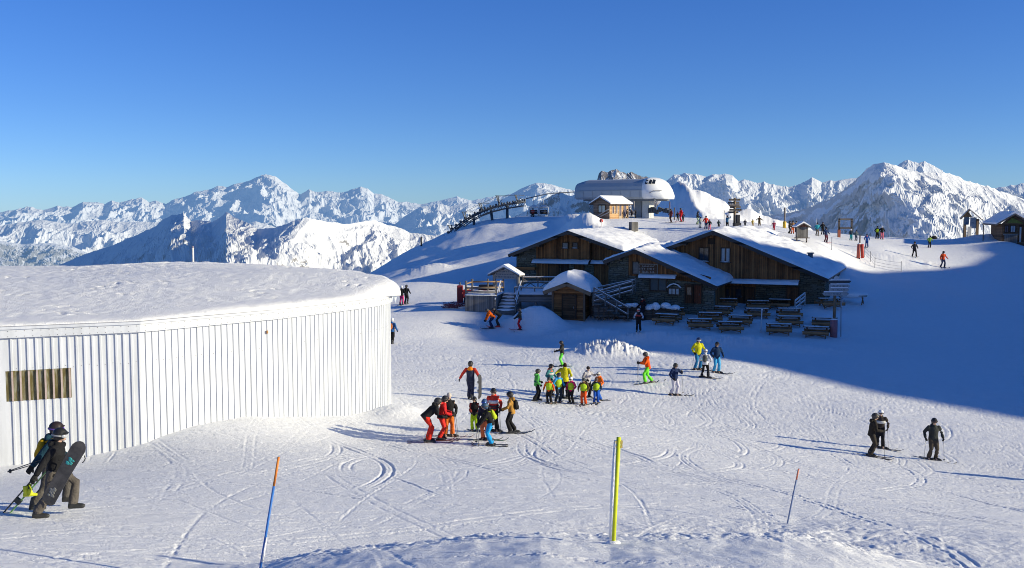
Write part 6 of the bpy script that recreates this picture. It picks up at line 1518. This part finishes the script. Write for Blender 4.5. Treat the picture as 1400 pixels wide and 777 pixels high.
    P(879, 438, 240, 'tall dark clothed person beside the racer in the chalet shade', 'the tall dark person', jacket=(.03, .02, .025), pants=(.02, .02, .03), px=38, helmet=None, hat=BLK, goggles=None, hood=(.35, .04, .02))
    P(845, 434, 90, 'dark clothed person stooping by the wooden ramp', 'the stooping dark person', jacket=(.03, .025, .02), pants=(.02, .02, .02), px=28, lean=25, helmet=None, hat=BLK, goggles=None)
    # ---- on the ridge behind the chalets, small in the picture
    D = dict(det=0)
    ridge = [
     (857, 297, 13, 100, 'dark figure leftmost of three beside the lift pillar', BLK, BLK, {}),
     (863.5, 297, 12, 200, 'dark figure in the middle of three beside the lift pillar', (.03,.02,.03), BLK, {}),
     (869, 296, 12, 250, 'dark figure rightmost of three beside the lift pillar', (.03,.03,.04), BLK, {}),
     (917.5, 304.5, 19, 250, 'skier in dark red clothing sliding below the lift station', (.14,.03,.03), (.05,.02,.02), dict(feet=((-.2,.1,0),(.2,-.1,0)), skis=BLK)),
     (931, 303.5, 19, 250, 'skier in bright red jacket and trousers below the lift station', (.65,.02,.02), (.60,.02,.03), dict(feet=((-.2,.1,0),(.2,-.1,0)), skis=RED)),
     (926.5, 295, 13, 180, 'small dark figure behind the bright red skier, on the left', BLK, (.04,.04,.03), {}),
     (933.5, 295, 13, 160, 'small dark figure right above the bright red skier', (.03,.03,.05), BLK, {}),
     (953.5, 307, 18, 120, 'skier in black jacket and pale green trousers on the ridge', BLK, (.35,.45,.30), {}),
     (957, 311.5, 15, 150, 'skier in white and grey standing left of the red jacketed one', (.5,.5,.42), (.4,.42,.38), {}),
     (965, 313.5, 18.5, 180, 'skier in vivid red jacket and navy trousers above the big chalet', (.72,.05,.03), NAVY, {}),
     (970, 315, 15, 200, 'child in black jacket and pink trousers above the big chalet apex', BLK, (.80,.15,.20), {}),
     (982.5, 313, 12.5, 180, 'small child in dark green above the big chalet roof', (.03,.06,.06), BLK, {}),
     (994, 312.5, 18, 180, 'person in blue and dark clothing raising both arms left of the plank signpost', (.04,.14,.25), BLK, dict(hands=((-.45,.1,1.6),(-.1,.3,1.45)))),
     (1018.5, 311, 11.5, 180, 'dark clothed child with pale hat right of the plank signpost', (.04,.04,.06), BLK, dict(hat=(.3,.3,.35))),
     (1029, 310, 8, 180, 'tiny child in yellow on the ridge', (.55,.38,.05), (.4,.25,.05), {}),
     (1038, 311, 15.5, 180, 'person in dark brown with arms out on the ridge', (.06,.04,.02), (.10,.07,.03), dict(hands=((-.5,.1,1.1),(.5,.1,1.1)))),
     (1058, 316, 14, 200, 'skier in crimson clothing on the ridge right of the signpost', (.40,.05,.10), (.60,.03,.05), dict(helmet=(.1,.1,.3))),
     (1079, 319.5, 17.5, 120, 'person in black left of the roofed notice board', BLK, BLK, {}),
     (1083.5, 320, 18.5, 180, 'person in orange trousers and brown jacket left of the notice board', (.35,.20,.10), (.75,.14,.03), {}),
     (1088.5, 318, 16, 200, 'dark figure just behind the roofed notice board', (.02,.03,.05), BLK, {}),
     (1117, 329, 18.5, 180, 'person in turquoise jacket and brown trousers on the ridge', (.04,.36,.44), (.16,.13,.10), dict(skis=BLK)),
     (1124.5, 321, 17.5, 180, 'tall person in black behind the turquoise jacketed one', BLK, BLK, {}),
     (1129, 331.5, 21, 160, 'skier in navy jacket with black and pink trousers', (.02,.04,.12), (.10,.02,.04), dict(skis=(.7,.1,.1))),
     (1163.5, 320.5, 16, 180, 'person in dark jacket, white hat and teal trousers by the picture frame', (.04,.06,.08), (.02,.36,.36), dict(helmet=WHT)),
     (1170.5, 320, 15, 180, 'person in grey jacket above the padded stake', (.14,.17,.17), (.05,.07,.12), {}),
     (1185, 338.5, 19, 200, 'skier in pink and blue jacket with blue trousers right of the padded stake', (.05,.14,.42), (.02,.07,.25), dict(helmet=NAVY, hood=(.7,.12,.15), skis=BLK)),
     (1199, 327, 18, 180, 'skier in black with lime bib near the far rim', BLK, BLK, dict(vest=HIV)),
     (1205.5, 327.5, 19, 180, 'skier in black jacket with pink trousers and white helmet near the far rim', BLK, (.75,.18,.22), dict(helmet=WHT)),
     (1271, 326, 17, 180, 'skier in lime green jacket bending over gear on the far rim', (.25,.42,.05), BLK, dict(lean=20)),
     (1250, 351.5, 21.5, 190, 'skier in dark clothing standing on the sunlit strip at the right', (.03,.035,.045), BLK, dict(skis=BLK, feet=((-.2,.05,0),(.2,-.05,0)))),
     (1289, 366, 23, 170, 'snowboarder in red orange jacket sliding down into the shade at the right', (.70,.08,.02), NAVY, dict(skis=NAVY, hood=(.7,.08,.02), hands=((-.45,.1,.95),(.35,.1,.85)), feet=((-.18,.05,0),(.2,-.05,0)))),
    ]
    for (u, v, px, face, lb, j, tr, kw) in ridge:
        kk = dict(kw); kk.setdefault('helmet', BLK if 'hat' not in kk else None)
        person(u, v, face, lb, lb, jacket=j, pants=tr, px=px, det=0, Y=118, goggles=None, **kk)
    # gear lying by the lime jacketed skier
    p = on_ground(1277, 326) or at(1277, 326, 128); p = Vector(p); p.z = ground_z(p.x, p.y); o = empty('kit_bag', p, 0, 'dark bag lying in the snow beside the lime green skier on the far rim', 'bag'); MB().ball((0, 0, .18), (.4, .25, .26), 12, 8).build('bag', fabric(BLK), o); MB().tube([(-.2, 0, .4), (0, 0, .55), (.2, 0, .4)], .025, 6).build('handle', fabric(GREY), o)
    # rider on the lift chair
    for q, ch in RIDERS:
        r_ = person(0, 0, 190, 'rider in a red jacket sitting on the lift chair', 'the chairlift rider', jacket=(.5, .06, .04), pants=BLK, pos=q-Vector((0, 0, .60)), h=1.7, det=0, crouch=.33, feet=((-.12, .50, -.02), (.12, .50, -.02)), hands=((-.2, .4, .8), (.2, .4, .8)), goggles=None)
SKY_STR = .10; SKY_RAMP = [(0, (.55, .83, 1.32)), (.03, (.57, .84, 1.31)), (.10, (.50, .80, 1.32)), (.25, (.40, .80, 1.5)), (1, (.36, .86, 1.5))]
import time as _t; _t0 = _t.time()
def _tick(s): print('TIME', s, round(_t.time()-_t0, 1))
build_ground(); _tick('ground')
build_mountains(); _tick('mountains')
build_store(); build_chalets(); _tick('buildings')
build_terrace(); build_tables(); build_signs(); build_lift(); build_stakes(); _tick('props')
build_people(); _tick('people')
# ------------------------------------------------------------ camera, sun, sky
cam = bpy.data.cameras.new('camera'); co = bpy.data.objects.new('camera', cam); col.objects.link(co)
co.rotation_euler = (math.pi/2-PITCH, 0, 0); cam.sensor_width = 36; cam.lens = 36*F/1400; cam.clip_start = .1; cam.clip_end = 40000
cam.shift_y = 0
scene.camera = co
sl = bpy.data.lights.new('sun', 'SUN'); sl.energy = 6.0; sl.angle = R(.5); sl.color = (1.0, .91, .66)
so = bpy.data.objects.new('sun', sl); col.objects.link(so); so.rotation_euler = SUN.to_track_quat('Z', 'Y').to_euler()
w = bpy.data.worlds.new('World'); scene.world = w; w.use_nodes = True; nt = w.node_tree; nt.nodes.clear()
sk = nt.nodes.new('ShaderNodeTexSky'); sk.sky_type = 'NISHITA'; sk.sun_disc = False; sk.sun_elevation = R(SUN_EL); sk.altitude = 2600
sk.sun_rotation = math.atan2(SUN.x, SUN.y); sk.air_density = 1.0; sk.dust_density = .25; sk.ozone_density = 2.5
hs = nt.nodes.new('ShaderNodeMix'); hs.data_type = 'RGBA'; hs.blend_type = 'MULTIPLY'; hs.inputs[0].default_value = 1; tc = nt.nodes.new('ShaderNodeTexCoord'); sx = nt.nodes.new('ShaderNodeSeparateXYZ'); cr = nt.nodes.new('ShaderNodeValToRGB')
nt.links.new(tc.outputs['Generated'], sx.inputs[0]); nt.links.new(sx.outputs[2], cr.inputs[0]); nt.links.new(cr.outputs[0], hs.inputs[7])
e = cr.color_ramp.elements
while len(e) < len(SKY_RAMP): e.new(.5)
for i_, (p_, c_) in enumerate(SKY_RAMP): e[i_].position = p_; e[i_].color = (*c_, 1)
bg = nt.nodes.new('ShaderNodeBackground'); bg.inputs[1].default_value = SKY_STR; ou = nt.nodes.new('ShaderNodeOutputWorld')
nt.links.new(sk.outputs[0], hs.inputs[6]); nt.links.new(hs.outputs[2], bg.inputs[0]); nt.links.new(bg.outputs[0], ou.inputs[0])
scene.view_settings.view_transform = 'Standard'; scene.view_settings.look = 'None'; scene.view_settings.exposure = 0
scene.cycles.filter_width = 1.0; scene.cycles.use_denoising = True; scene.cycles.denoiser = 'OPENIMAGEDENOISE'; scene.cycles.denoising_input_passes = 'RGB_ALBEDO_NORMAL'; scene.cycles.denoising_prefilter = 'ACCURATE'
scene.cycles.max_bounces = 5; scene.cycles.diffuse_bounces = 3; scene.cycles.glossy_bounces = 2; scene.cycles.transmission_bounces = 2
